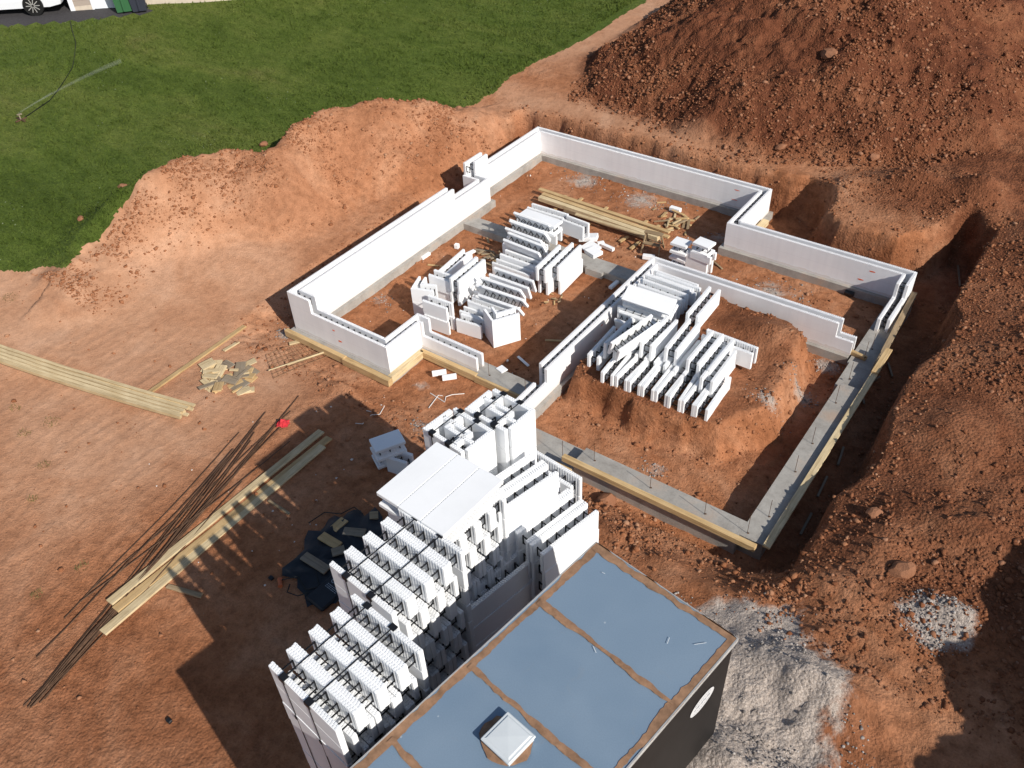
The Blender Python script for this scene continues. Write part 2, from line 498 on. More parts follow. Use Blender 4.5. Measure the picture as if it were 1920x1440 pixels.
def mat_foam(name='white foam', col=(.875, .885, .895), wall=False):
    m, nt, b = nodes(name)
    geo = N(nt, 'ShaderNodeNewGeometry'); pos = geo.outputs['Position']
    n = noise(nt, 1.3, 5, 0.6, pos)
    c = ramp(nt, n.outputs[0], [(0.25, tuple(x * .93 for x in col)), (0.6, col)])
    fine = noise(nt, 160, 2, 0.5, pos)
    cc = c.outputs[0]
    if wall:
        mp = N(nt, 'ShaderNodeMapping'); mp.inputs['Scale'].default_value = (7, 7, 0.35)
        nt.links.new(pos, mp.inputs['Vector'])
        st = noise(nt, 1.0, 3, 0.6, mp.outputs[0])
        cc = mix(nt, 1.0, cc, ramp(nt, st.outputs[0], [(0.3, (.955, .955, .96)), (0.6, (1, 1, 1))]).outputs[0], 'MULTIPLY')
        zz = N(nt, 'ShaderNodeSeparateXYZ'); nt.links.new(pos, zz.inputs[0])
        seam = mathn(nt, 'LESS_THAN', mathn(nt, 'ABSOLUTE', mathn(nt, 'SUBTRACT', mathn(nt, 'FRACT', mathn(nt, 'ADD', mathn(nt, 'DIVIDE', zz.outputs[2], .405), .5)), .5)), .012)
        cc = mix(nt, mathn(nt, 'MULTIPLY', seam, .30), cc, (.62, .62, .64))
        dirt = N(nt, 'ShaderNodeSeparateXYZ'); nt.links.new(pos, dirt.inputs[0])
        dn = noise(nt, 3.5, 5, 0.7, pos)
        df = mathn(nt, 'MULTIPLY', mathn(nt, 'LESS_THAN', dirt.outputs[2], mathn(nt, 'MULTIPLY', dn.outputs[0], 0.16)), 0.35)
        cc = mix(nt, df, cc, (.56, .42, .32))
    nt.links.new(cc, b.inputs['Base Color'])
    b.inputs['Roughness'].default_value = 0.75
    b.inputs['Specular IOR Level'].default_value = 0.25
    bump(nt, b, fine.outputs[0], 0.15, 0.004)
    return m

def mat_wood(name, col, scale=1.0, dark=0.62):
    m, nt, b = nodes(name)
    tc = N(nt, 'ShaderNodeTexCoord')
    oi = N(nt, 'ShaderNodeObjectInfo')
    mp = N(nt, 'ShaderNodeMapping'); mp.inputs['Scale'].default_value = (0.8, 14, 14)
    nt.links.new(tc.outputs['Object'], mp.inputs['Vector'])
    nt.links.new(oi.outputs['Random'], mp.inputs['Location'])
    n = noise(nt, 1.6 * scale, 5, 0.65, mp.outputs[0], 0.8)
    k = noise(nt, 2.3, 4, 0.6, tc.outputs['Object'])
    hi = tuple(min(1, c * 1.12) for c in col); lo = tuple(c * dark for c in (col[0], col[1] * .93, col[2] * .85))
    c = ramp(nt, n.outputs[0], [(0.28, lo), (0.5, col), (0.75, hi)])
    cc = mix(nt, 1.0, c.outputs[0], ramp(nt, k.outputs[0], [(0.3, (.84, .80, .74)), (0.6, (1, 1, 1))]).outputs[0], 'MULTIPLY')
    var = ramp(nt, oi.outputs['Random'], [(0, (.85, .82, .78)), (1, (1.08, 1.08, 1.08))])
    cc = mix(nt, 1.0, cc, var.outputs[0], 'MULTIPLY')
    nt.links.new(cc, b.inputs['Base Color'])
    b.inputs['Roughness'].default_value = 0.75
    b.inputs['Specular IOR Level'].default_value = 0.25
    bump(nt, b, n.outputs[0], 0.25, 0.004)
    return m

def mat_concrete():
    m, nt, b = nodes('footing concrete')
    geo = N(nt, 'ShaderNodeNewGeometry'); pos = geo.outputs['Position']
    n = noise(nt, 2.2, 6, 0.65, pos)
    n2 = noise(nt, 26, 4, 0.7, pos)
    c = ramp(nt, n.outputs[0], [(0.3, (.27, .25, .225)), (0.5, (.36, .34, .31)), (0.72, (.44, .42, .385))])
    cc = mix(nt, 1.0, c.outputs[0], ramp(nt, n2.outputs[0], [(0.3, (.84, .84, .84)), (0.55, (1, 1, 1))]).outputs[0], 'MULTIPLY')
    sd = noise(nt, 1.1, 5, 0.6, pos)
    cc = mix(nt, ramp(nt, sd.outputs[0], [(0.55, (0, 0, 0)), (0.72, (.55, .55, .55))]).outputs[0], cc, (.38, .24, .15))
    nt.links.new(cc, b.inputs['Base Color'])
    b.inputs['Roughness'].default_value = 0.9
    bump(nt, b, n2.outputs[0], 0.3, 0.012)
    return m

def mat_roof():
    m, nt, b = nodes('trailer roof sheet')
    tc = N(nt, 'ShaderNodeTexCoord'); ob = tc.outputs['Object']
    n = noise(nt, 0.55, 3, 0.5, ob, 0.4)
    n2 = noise(nt, 60, 3, 0.7, ob)
    c = ramp(nt, n.outputs[0], [(0.3, (.165, .238, .325)), (0.7, (.215, .290, .375))])  # blue of the reflected sky is put into the base colour
    v = N(nt, 'ShaderNodeTexVoronoi'); v.inputs['Scale'].default_value = 3.1
    nt.links.new(ob, v.inputs['Vector'])
    spots = mathn(nt, 'LESS_THAN', v.outputs['Distance'], 0.045)
    pn = noise(nt, 0.7, 2, 0.5, ob)
    spots = mathn(nt, 'MULTIPLY', spots, mathn(nt, 'GREATER_THAN', pn.outputs[0], 0.52))
    cc = mix(nt, mathn(nt, 'MULTIPLY', spots, 0.45), c.outputs[0], (.55, .60, .64))
    st = noise(nt, 3.0, 6, 0.7, ob, 1.0)
    cc = mix(nt, ramp(nt, st.outputs[0], [(0.62, (0, 0, 0)), (0.78, (.35, .35, .35))]).outputs[0], cc, (.26, .27, .27))
    cc = mix(nt, 0.25, cc, ramp(nt, n2.outputs[0], [(0.3, (.6, .6, .6)), (0.6, (1, 1, 1))]).outputs[0], 'MULTIPLY')
    nt.links.new(cc, b.inputs['Base Color'])
    dn = noise(nt, 1.15, 7, 0.72, ob, 1.6)
    cc = mix(nt, ramp(nt, dn.outputs[0], [(0.50, (0, 0, 0)), (0.60, (.26, .26, .26)), (0.64, (.05, .05, .05)), (0.80, (.30, .30, .30))]).outputs[0], cc, (.30, .29, .28))
    rr = ramp(nt, dn.outputs[0], [(0.35, (.30, .30, .30)), (0.7, (.62, .62, .62))]); nt.links.new(rr.outputs[0], b.inputs['Roughness'])
    b.inputs['Specular IOR Level'].default_value = 0.5
    bump(nt, b, n.outputs[0], 0.35, 0.05)
    return m

MAT['soil'] = mat_soil(); MAT['clod'] = mat_clod(); MAT['gravel'] = mat_gravel(); MAT['crumb'] = mat_clod([(0.0, (.20, .075, .035)), (0.4, (.33, .138, .066)), (0.75, (.43, .205, .11)), (0.96, (.50, .30, .19))]); MAT['grass'] = mat_grass()
MAT['foam'] = mat_foam(); MAT['wall'] = mat_foam('white foam wall', (.85, .85, .86), True)
MAT['tie'] = mat_plain('black plastic', (.012, .012, .014), 0.45, 0.4)
MAT['wood'] = mat_wood('yellow pine', (.60, .43, .225)); MAT['pale'] = mat_wood('pale spruce', (.64, .52, .325)); MAT['old'] = mat_wood('weathered wood', (.36, .27, .17)); MAT['greywood'] = mat_wood('grey wood', (.30, .25, .19))
MAT['concrete'] = mat_concrete(); MAT['roof'] = mat_roof()
MAT['steel'] = mat_plain('rusty steel', (.105, .058, .034), 0.7, 0.3, 0.2, 9, .4)
MAT['mesh'] = mat_plain('tan rusted mesh', (.30, .17, .09), 0.8)
MAT['sealant'] = mat_plain('brown roof sealant', (.285, .165, .098), 0.8, 0.2, 0, 6, .35, .01)
MAT['black'] = mat_plain('black painted sheet', (.011, .010, .010), 0.5, 0.3, 0, 3, .3)
MAT['tarp'] = mat_plain('black tarpaulin', (.014, .015, .019), 0.5, 0.4, 0, 4, .4, .02)
MAT['rail'] = mat_plain('aluminium rail', (.55, .54, .52), 0.4, 0.5, 0.4, 5, .15)
MAT['vent'] = mat_plain('white plastic', (.62, .66, .68), 0.35, 0.5, 0, 2, .05)
MAT['print'] = mat_plain('white print', (.62, .62, .63), 0.6)
MAT['grey'] = mat_plain('grey print', (.30, .32, .35), 0.6)
MAT['paint'] = mat_plain('orange marking paint', (.85, .16, .05), 0.7)
MAT['red'] = mat_plain('red cloth', (.55, .035, .045), 0.8)
MAT['orange'] = mat_plain('orange plastic', (.50, .13, .05), 0.5)
MAT['wire'] = mat_plain('white wire', (.72, .68, .64), 0.5)
MAT['cable'] = mat_plain('dark cable', (.012, .012, .012), 0.5)
MAT['asphalt'] = mat_plain('asphalt', (.055, .052, .055), 0.9, 0.2, 0, 12, .25, .01)

# ------------------------------------------------------------------ ground
def axis(lo, a, b, hi, step, grow=1.06, cap=2.0):
    core = list(np.arange(a, b + 1e-6, step))
    up = []; s = step; x = core[-1]
    while x < hi:
        s = min(s * grow, cap); x += s; up.append(x)
    dn = []; s = step; x = core[0]
    while x > lo:
        s = min(s * grow, cap); x -= s; dn.append(x)
    return np.array(dn[::-1] + core + up)

GX = axis(-80, -7.5, 17.5, 70, 0.062, 1.03)
GY = axis(-45, -11.0, 19.0, 90, 0.062, 1.02)
XX, YY = np.meshgrid(GX, GY)
ZZ = height(XX, YY)
nx, ny = len(GX), len(GY)
lawn_sd = poly_sd(XX, YY, LAWN) + 0.28 * fbm(XX, YY, 0.7, 4, 91)
ridge_d, _, _ = polyline_dist(XX, YY, CREST)
DRIVE = [tuple(atg(*q, 2.6)[:2]) for q in ((-90,54),(45,46),(140,40),(280,24),(284,15),(266,9),(120,-30),(-90,-30))]
drive_sd = poly_sd(XX, YY, DRIVE)
heap_sd = poly_sd(XX, YY, HEAP)
# colour masks: r = pale dry soil, g = crushed stone, b = dark soil plus painted-in vignette and shade
GR = [(12.4,-2.5),(13.2,-1.9),(14.6,-1.3),(15.0,-2.0),(15.7,-2.7),(16.4,-3.7),(16.2,-5.5),(14.5,-7),(12.5,-6.5),(12,-4)]
GR2 = [(15.6,-1.0),(16.2,-.45),(17.0,-.3),(17.2,-1.1),(16.5,-1.5)]
r = sstep(3.4, 1.0, XX) * sstep(1.0, -2.0, YY) * 0.9 * (.55 + .45 * sstep(-9.5, -5.5, YY - .25 * XX))  # pale tone fades toward the lower left as painted-in vignette
r = np.maximum(r, sstep(-0.2, -2.5, XX) * 0.85 * sstep(2.2, .9, ridge_d * 0 + YY * 0.15 + 1.0))
r = np.maximum(r, 0.35 * sstep(3.0, .5, ridge_d))
r = np.maximum(r, sstep(1.2, -1.5, XX) * sstep(.5, -1.2, YY) * sstep(-7.5, -5.0, YY - .1 * XX))
r = np.maximum(r, 0.8 * np.exp(-((YY - 13.6) / .8) ** 2) * sstep(8, 4, XX) * sstep(-6, -2, XX))
r = np.maximum(r, 0.9 * sstep(14.5, 18, YY) * sstep(.8, -.8, XX))
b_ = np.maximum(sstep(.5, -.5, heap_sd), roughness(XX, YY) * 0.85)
b_ = np.maximum(b_, .75 * sstep(12.6, 14.6, XX + .3 * fbm(XX, YY, 1.2, 2, 93)) * sstep(-2, 0, YY))  # right side darkened: vignette and shade painted over brown soil
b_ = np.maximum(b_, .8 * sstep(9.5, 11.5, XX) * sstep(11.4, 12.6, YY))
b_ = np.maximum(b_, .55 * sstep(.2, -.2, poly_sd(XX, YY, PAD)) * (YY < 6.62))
b_ = np.maximum(b_, .35 * sstep(-7.5, -11, YY - .15 * XX) * (XX < 9))  # lower left darkened to paint in the vignette
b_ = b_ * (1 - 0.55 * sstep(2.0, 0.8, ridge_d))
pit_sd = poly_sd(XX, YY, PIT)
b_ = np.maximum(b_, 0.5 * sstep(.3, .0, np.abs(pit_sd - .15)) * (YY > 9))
g_ = np.maximum(sstep(.9, -1.3, poly_sd(XX, YY, GR) + .5 * fbm(XX, YY, 1.3, 4, 95)) * np.clip(.80 + .55 * fbm(XX, YY, .6, 5, 97, .65), .1, 1), 0.62 * sstep(.3, -.4, poly_sd(XX, YY, GR2)))
for gx_, gy_, gs_, ga_ in ((12.2,6.35,.5,.5),(12.1,4.9,.45,.48),(11.7,3.6,.5,.45),(1.9,11.3,.9,.46),(4.2,11.2,1.0,.46),(9.8,8.7,.9,.45),(7.3,10.4,.6,.42),(-.3,-.15,.35,.5),(.7,2.5,.6,.36),(10.4,.9,.4,.42),(5.2,-.95,.4,.44),(4.2,.25,.5,.36)):
    g_ = np.maximum(g_, ga_ * np.exp(-((XX - gx_) ** 2 + (YY - gy_) ** 2) / gs_ ** 2))
mask = np.stack([np.clip(r, 0, 1), np.clip(g_, 0, 1), np.clip(b_, 0, 1), np.ones_like(r)], -1)

def sub_ground(name, sel, mat, lift=0.0):
    """faces of the terrain sheet chosen by sel become one object"""
    idx = np.arange(nx * ny).reshape(ny, nx)
    q = np.stack([idx[:-1, :-1], idx[:-1, 1:], idx[1:, 1:], idx[1:, :-1]], -1)[sel]
    used, inv = np.unique(q.ravel(), return_inverse=True)
    V = np.c_[XX.ravel()[used], YY.ravel()[used], ZZ.ravel()[used] + lift]
    F = inv.reshape(-1, 4)
    me = bpy.data.meshes.new(name)
    me.vertices.add(len(V)); me.vertices.foreach_set('co', V.ravel())
    me.loops.add(F.size); me.loops.foreach_set('vertex_index', F.ravel().astype(np.int32))
    me.polygons.add(len(F))
    me.polygons.foreach_set('loop_start', np.arange(0, F.size, 4, dtype=np.int32))
    me.polygons.foreach_set('loop_total', np.full(len(F), 4, np.int32))
    me.update(calc_edges=True)
    me.validate()
    ca = me.color_attributes.new('mask', 'FLOAT_COLOR', 'POINT')
    ca.data.foreach_set('color', mask.reshape(-1, 4)[used].ravel().astype(np.float32))
    me.polygons.foreach_set('use_smooth', np.ones(len(F), bool))
    me.materials.append(mat)
    return link(bpy.data.objects.new(name, me))

def fc(a):
    return (a[:-1, :-1] + a[:-1, 1:] + a[1:, 1:] + a[1:, :-1]) / 4
f_lawn = fc(lawn_sd) < 0
f_drive = fc(drive_sd) < 0
f_heap = (fc(heap_sd) < 0.1) & ~f_lawn
f_ridge = (fc(ridge_d) < 1.9) & (fc(ZZ) > 0.55) & ~f_lawn & ~f_heap & (fc(YY) < 11.5)
f_ground = ~f_lawn & ~f_heap & ~f_ridge
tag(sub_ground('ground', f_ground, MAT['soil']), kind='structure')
tag(sub_ground('lawn', f_lawn & ~f_drive, MAT['grass']), kind='structure')
tag(sub_ground('driveway', f_lawn & f_drive, MAT['asphalt']), kind='structure')
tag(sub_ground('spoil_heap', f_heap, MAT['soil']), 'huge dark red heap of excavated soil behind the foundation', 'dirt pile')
tag(sub_ground('spoil_ridge', f_ridge, MAT['soil']), 'long pale red ridge of dug soil between lawn and foundation', 'dirt pile')

# ------------------------------------------------------------------ clods and gravel
def icos(sub):
    bm = bmesh.new(); bmesh.ops.create_icosphere(bm, subdivisions=sub, radius=1.0)
    bm.verts.index_update()
    V = np.array([v.co[:] for v in bm.verts]); F = np.array([[v.index for v in f.verts] for f in bm.faces]); bm.free()
    return V, F
ICO1, ICO2 = icos(1), icos(2)

def scatter(name, pts, sizes, mat, sub=ICO1, sink=0.25, flat=0.75, jag=0.28):
    V0, F0 = sub; n = len(pts); k = len(V0)
    jit = 1 + rng.uniform(-jag, jag, (n, k, 1))
    V = V0[None] * jit
    ang = rng.uniform(0, 2 * np.pi, n); c, s = np.cos(ang), np.sin(ang)
    sc3 = np.stack([rng.uniform(.75, 1.3, n), rng.uniform(.7, 1.1, n), rng.uniform(flat * .7, flat * 1.2, n)], -1)
    V = V * sc3[:, None, :] * sizes[:, None, None]
    X = V[..., 0] * c[:, None] - V[..., 1] * s[:, None]; Y = V[..., 0] * s[:, None] + V[..., 1] * c[:, None]
    V = np.stack([X, Y, V[..., 2]], -1)
    P = np.array(pts); P = np.c_[P, height(P[:, 0], P[:, 1]) + sizes * (1 - sink) * flat * 0.5]
    V = V + P[:, None, :]
    F = F0[None] + (np.arange(n) * k)[:, None, None]
    F = F.reshape(-1, 3); V = V.reshape(-1, 3)
    me = bpy.data.meshes.new(name)
    me.vertices.add(len(V)); me.vertices.foreach_set('co', V.ravel())
    me.loops.add(F.size); me.loops.foreach_set('vertex_index', F.ravel().astype(np.int32))
    me.polygons.add(len(F)); me.polygons.foreach_set('loop_start', np.arange(0, F.size, 3, dtype=np.int32)); me.polygons.foreach_set('loop_total', np.full(len(F), 3, np.int32))
    me.update(calc_edges=True)
    me.materials.append(mat)
    return link(bpy.data.objects.new(name, me))

def sample(n, x0, x1, y0, y1, dens):
    out = np.zeros((0, 2))
    while len(out) < n:
        p = np.c_[rng.uniform(x0, x1, 4000), rng.uniform(y0, y1, 4000)]
        k = rng.uniform(0, 1, 4000) < dens(p[:, 0], p[:, 1])
        out = np.r_[out, p[k]]
    return out[:n]

def sizes(n, lo, hi, a=2.4):
    u = rng.uniform(0, 1, n)
    return lo * (1 - u * (1 - (hi / lo) ** (1 - a))) ** (1 / (1 - a))

outpit = lambda x, y: (poly_sd(x, y, PIT) > 0.35)
heapd = lambda x, y: (poly_sd(x, y, HEAP) < 0.5) * np.clip(.35 + .9 * fbm(x, y, 2.2, 3, 101), 0.03, 1) * (y < 30)
rightd = lambda x, y: np.clip((x - 13.9) / 2.0, 0.08, 1) * np.clip(.45 + .9 * fbm(x, y, 1.6, 3, 103), 0.03, 1) * outpit(x, y) * (poly_sd(x, y, HEAP) > 0)
pts = np.r_[sample(26000, -1, 14.5, 13, 29, heapd), sample(13000, 13.9, 20, -2.5, 16, rightd), sample(900, 9, 14, 12.2, 15, lambda x, y: outpit(x, y) * 0.7)]
_sz = sizes(len(pts), .016, .085, 2.7); _sz[26000:] = np.minimum(_sz[26000:] * .8, .058)
tag(scatter('rubble', pts, _sz, MAT['clod'], jag=.52), 'dark red clods and rubble strewn over the spoil heap', 'rubble', kind='stuff')
ridged = lambda x, y: (poly_sd(x, y, LAWN) > .15) * np.clip(1 - polyline_dist(x, y, CREST)[0] / 2.3, 0, 1) * np.clip(.35 + .9 * fbm(x, y, .9, 3, 107), 0.02, 1)
leftd = lambda x, y: 0.15 * outpit(x, y) * (poly_sd(x, y, LAWN) > .3)
pitd = lambda x, y: (poly_sd(x, y, PIT) < 0.2) * np.clip(.15 + fbm(x, y, 1.0, 3, 109), 0.02, 1)
bankd = lambda x, y: ((poly_sd(x, y, PIT) > -.15) & (poly_sd(x, y, PIT) < .9) & (x > -2)) * 0.8
frontd = lambda x, y: np.clip(np.exp(-((y + 1.3) / .55) ** 2), 0, 1) * np.clip(.4 + fbm(x, y, .8, 3, 113), .05, 1)
pts = np.r_[sample(7000, -8.5, 0, -3, 11, ridged), sample(450, -9, 6, -11, -1, leftd), sample(1900, 0, 13.9, -.4, 12.4, pitd), sample(4200, -2, 15.5, -1.6, 13.2, bankd), sample(900, 7, 12.4, .8, 6.7, lambda x, y: (np.abs(poly_sd(x, y, PAD) - .15) < .4) * 1.0), sample(1100, 8.2, 14.5, -2.6, -.6, frontd)]
tag(scatter('loose_soil', pts, sizes(len(pts), .012, .070, 2.8), MAT['crumb'], jag=.45), 'small crumbs of red soil scattered over the site', 'soil', kind='stuff')
gsd = lambda x, y: ((poly_sd(x, y, GR) < 0.1) | (poly_sd(x, y, GR2) < .05)) * np.clip(.15 + 1.3 * fbm(x, y, .9, 3, 117), .01, 1)
pts = sample(2400, 12, 17.4, -7, -.2, gsd)
g2 = []
for gx_, gy_, gs_, n_ in ((12.2,6.35,.35,90),(12.1,4.9,.3,90),(11.7,3.6,.35,60),(1.9,11.3,.6,110),(4.2,11.2,.8,150),(9.8,8.7,.7,110),(7.3,10.4,.4,40),(-.3,-.15,.22,90),(.7,2.5,.4,50),(10.4,.9,.25,40),(5.2,-.95,.25,60)):
    g2.append(np.c_[rng.normal(gx_, gs_ * .8, n_), rng.normal(gy_, gs_ * .45, n_)])
pts = np.r_[pts, np.concatenate(g2)]
tag(scatter('gravel', pts, sizes(len(pts), .012, .034, 2.6), MAT['gravel'], flat=.7), 'pale grey crushed stone spread beside the trailer and in the rooms', 'gravel', kind='stuff')

# short grass standing on the lawn
NG = 150000
gp = np.zeros((0, 2))
while len(gp) < NG:
    p_ = np.c_[-3 - rng.uniform(0, 1, 60000) ** 1.3 * 36, rng.uniform(-6.2, 34, 60000)]
    k_ = (poly_sd(p_[:, 0], p_[:, 1], LAWN) + .28 * fbm(p_[:, 0], p_[:, 1], .7, 4, 91) < -.05) & (poly_sd(p_[:, 0], p_[:, 1], DRIVE) > .1)
    gp = np.r_[gp, p_[k_]]
gp = gp[:NG]
ga = rng.uniform(0, 2 * np.pi, NG); gh = rng.uniform(.03, .10, NG) * (1 + .5 * fbm(gp[:, 0], gp[:, 1], 1.2, 2, 301)); gw = rng.uniform(.015, .04, NG)
gzz = height(gp[:, 0], gp[:, 1]) - .01
gl = rng.uniform(0, 2 * np.pi, NG); gm = rng.uniform(0, .08, NG)
GV = np.stack([np.c_[gp[:, 0] - np.cos(ga) * gw, gp[:, 1] - np.sin(ga) * gw, gzz], np.c_[gp[:, 0] + np.cos(ga) * gw, gp[:, 1] + np.sin(ga) * gw, gzz],
               np.c_[gp[:, 0] + np.cos(gl) * gm, gp[:, 1] + np.sin(gl) * gm, gzz + gh]], 1).reshape(-1, 3)
gme = bpy.data.meshes.new('grass')
gme.vertices.add(len(GV)); gme.vertices.foreach_set('co', GV.ravel())
gme.loops.add(NG * 3); gme.loops.foreach_set('vertex_index', np.arange(NG * 3, dtype=np.int32))
gme.polygons.add(NG); gme.polygons.foreach_set('loop_start', np.arange(0, NG * 3, 3, dtype=np.int32)); gme.polygons.foreach_set('loop_total', np.full(NG, 3, np.int32))
gme.update(calc_edges=True); gme.materials.append(MAT['grass'])
tag(link(bpy.data.objects.new('grass', gme)), 'short mown grass blades on the lawn', 'grass', kind='stuff')

cp = np.r_[sample(60, 0, 7, -6, 12, lambda x, y: 1.0 + 0 * x), np.c_[rng.normal(6.2, 1.2, 40), rng.normal(-4, 1.5, 40)], np.c_[rng.normal(4.3, 1.5, 40), rng.normal(4.2, 2, 40)]]
tag(scatter('foam_crumbs', cp, sizes(len(cp), .012, .04, 2.5), MAT['wire'], jag=.5), 'tiny white foam crumbs scattered over the dirt', 'foam crumbs', kind='stuff')

def rock(px, py, size, label, mat='clod', flat=.6, z0=1.0):
    p = atg(px, py, z0)
    V0, F0 = ICO2
    V = V0 * (1 + rng.uniform(-.13, .13, (len(V0), 1)))
    V = V * np.array([1.15, .85, flat]) * size
    mb = MB(); mb.add(V.tolist(), F0.tolist())
    o = mb.build('rock', MAT[mat])
    o.location = (p.x, p.y, p.z + size * flat * .35); o.rotation_euler = (rng.uniform(-.3, .3), rng.uniform(-.3, .3), rng.uniform(0, 6))
    return tag(o, label, 'rock', 'large stones and clods lying on the soil')
rock(1690, 1072, .20, 'large flat-topped red rock right of the white dust patch')
rock(1555, 100, .30, 'lone big clod halfway up the dark spoil heap', z0=2)
rock(1135, 935, .26, 'wide red boulder between the block stack and footing board')
rock(1172, 925, .14, 'smaller red rock right beside the wide boulder')
rock(1462, 282, .16, 'pale lump of soil above the back bank edge')
rock(1638, 296, .17, 'rounded pale clod at the foot of the spoil heap near the berm')
rock(495, 272, .16, 'clod perched in the notch of the pale ridge')
rock(233, 352, .16, 'clod lying on lawn edge left of the ridge top')
rock(152, 412, .12, 'small red lump at left end of the ridge on grass')
rock(1640, 965, .14, 'red clod on bank lip beside right trench')

# ------------------------------------------------------------------ foam blocks: shared meshes
L, H, T, PT = 1.30, 0.45, 0.33, 0.078
def panel_mesh(name, Lx, Hz, flip=False, teeth=True, grooves=True):
    """slab along x, outer face at y=0, inner corrugated face at y=PT (flip mirrors y)"""
    mb = MB()
    n = int(round(Lx / 0.03)); n += n % 2
    zt = Hz - 0.016
    inner = []
    if grooves:
        for i in range(n + 1):
            inner.append((Lx * i / n, PT - (0.0 if i % 2 else 0.007)))
    else:
        inner = [(0, PT), (Lx, PT)]
    c = 0.010
    poly = [(c, 0), (Lx - c, 0), (Lx, c)] + [(x, y) for x, y in inner[::-1]] + [(0, c)]
    if flip: poly = [(x, -y) for x, y in poly][::-1]
    mb.prism(poly, 0.0, zt)
    if teeth:
        m = int(round(Lx / 0.044))
        for rrow in (0, 1):
            for i in range(m):
                x = Lx * (i + (0.25 if rrow else 0.5)) / m - 0.012
                y0 = 0.008 + rrow * 0.034
                y1 = y0 + 0.028
                if flip: y0, y1 = -y1, -y0
                if x < 0: x = 0.002
                mb.box(x, min(x + 0.026, Lx - .002), y0, y1, zt, Hz)
    else:
        mb.box(.004, Lx - .004, (-PT + .012 if flip else .012), (-.012 if flip else PT - .012), zt, Hz)
    return mb.mesh(name)

def tie_mesh(Tw, Hz, zf=.52):
    """plastic web across the cavity, centred on x=0, from y=PT to y=Tw-PT"""
    mb = MB()
    y0, y1 = PT - .004, Tw - PT + .004
    zc = Hz * zf
    for dz in (-.085, .085):
        mb.box(-.0065, .0065, y0, y1, zc + dz - .010, zc + dz + .010)
    mb.box(-.011, .011, y1 - .014, y1, zc - .105, zc + .105)
    mb.box(-.009, .009, y0, y0 + .012, zc - .095, zc + .095)
    for k in range(4):
        y = y0 + (y1 - y0) * (k + .6) / 4.4
        mb.box(-.010, .010, y, y + .009, zc + .095, zc + .108)
    return mb.mesh('tie')

def setmat(me, m):
    me.materials.append(MAT[m]); return me
P_OUT = setmat(panel_mesh('panel', L, H), 'foam')
P_INN = setmat(panel_mesh('panel', L, H, flip=True), 'foam')
S_OUT = setmat(panel_mesh('panel', .72, H), 'foam')
S_INN = setmat(panel_mesh('panel', .72, H, flip=True), 'foam')
TIE = setmat(tie_mesh(T, H), 'tie')

BLOCKS = []
def long_block(name='foam_block', short=False, nt_=6):
    """origin at the middle of the base; x along the length"""
    e = empty(name)
    Lx = .72 if short else L
    a = inst('panel', S_OUT if short else P_OUT, e); a.location = (-Lx / 2, -T / 2, 0)
    b = inst('panel', S_INN if short else P_INN, e); b.location = (-Lx / 2, T / 2, 0)
    k = nt_ if not short else 3
    for i in range(k):
        t = inst('tie', TIE, e)
        t.location = (-Lx / 2 + Lx * (i + .5) / k, -T / 2, 0)
    return e

def corner_block():
    """L shaped block: legs along +x (0.92) and +y (0.62) from the outer corner at 0,0"""
    e = empty('corner_block')
    A, B = .90, .62
    o = MB(); zt = H - .014
    o.prism([(0, 0), (A, 0), (A, PT), (PT, PT), (PT, B), (0, B)], 0, zt)
    for i in range(int(A / .045)):
        o.box(i * .045 + .008, i * .045 + .032, .008, .034, zt, H); o.box(i * .045 + .02, i * .045 + .044, .042, .068, zt, H)
    for i in range(2, int(B / .045)):
        o.box(.008, .034, i * .045 + .008, i * .045 + .032, zt, H); o.box(.042, .068, i * .045 + .02, i * .045 + .044, zt, H)
    p = o.build('panel', MAT['foam'], e)
    q = MB(); q.prism([(T - PT, T - PT), (A, T - PT), (A, T), (T, T), (T, B), (T - PT, B)], 0, zt)
    for i in range(int((A - T) / .045)):
        x = T + i * .045
        q.box(x + .008, x + .032, T - PT + .008, T - PT + .034, zt, H); q.box(x + .02, min(x + .044, A - .002), T - PT + .042, T - PT + .068, zt, H)
    for i in range(int((B - T) / .045)):
        y = T + i * .045
        q.box(T - PT + .008, T - PT + .034, y + .008, y + .032, zt, H)
    q.build('panel', MAT['foam'], e)
    for x in (.47, .67, .84):
        t = inst('tie', TIE, e); t.location = (x, 0, 0)
    t = inst('tie', TIE, e); t.rotation_euler = (0, 0, math.radians(90)); t.location = (T, .52, 0)
    return e

PROTO = long_block(); PROTO_USED = [False]
PROTO_S = long_block(short=True); PROTO_S_USED = [False]
PROTO_C = corner_block(); PROTO_C_USED = [False]
def new_block(kind='long'):
    pr, us = {'long': (PROTO, PROTO_USED), 'short': (PROTO_S, PROTO_S_USED), 'corner': (PROTO_C, PROTO_C_USED)}[kind]
    if not us[0]:
        us[0] = True; return pr
    return copy_tree(pr)

def place(loc, yaw, label, group, kind='long', tilt=0, roll=0, scale=(1, 1, 1), anchor=None, cat='foam block'):
    """put a block so that its local anchor point lies at loc; tilt turns it about its length"""
    b = new_block(kind)
    R = Matrix.Rotation(math.radians(yaw), 4, 'Z') @ Matrix.Rotation(math.radians(roll), 4, 'Y') @ Matrix.Rotation(math.radians(tilt), 4, 'X')
    S = Matrix.Diagonal((*scale, 1))
    a = Vector(anchor) if anchor else Vector((0, 0, 0))
    M_ = Matrix.Translation(Vector(loc)) @ R @ S @ Matrix.Translation(-a)
    b.matrix_world = M_
    b.location, b.rotation_euler, b.scale = M_.to_translation(), R.to_euler(), scale
    tag(b, label, cat, group)
    return b

ORD = ['first', 'second', 'third', 'fourth', 'fifth', 'sixth', 'seventh', 'eighth', 'ninth', 'tenth', 'eleventh', 'twelfth']

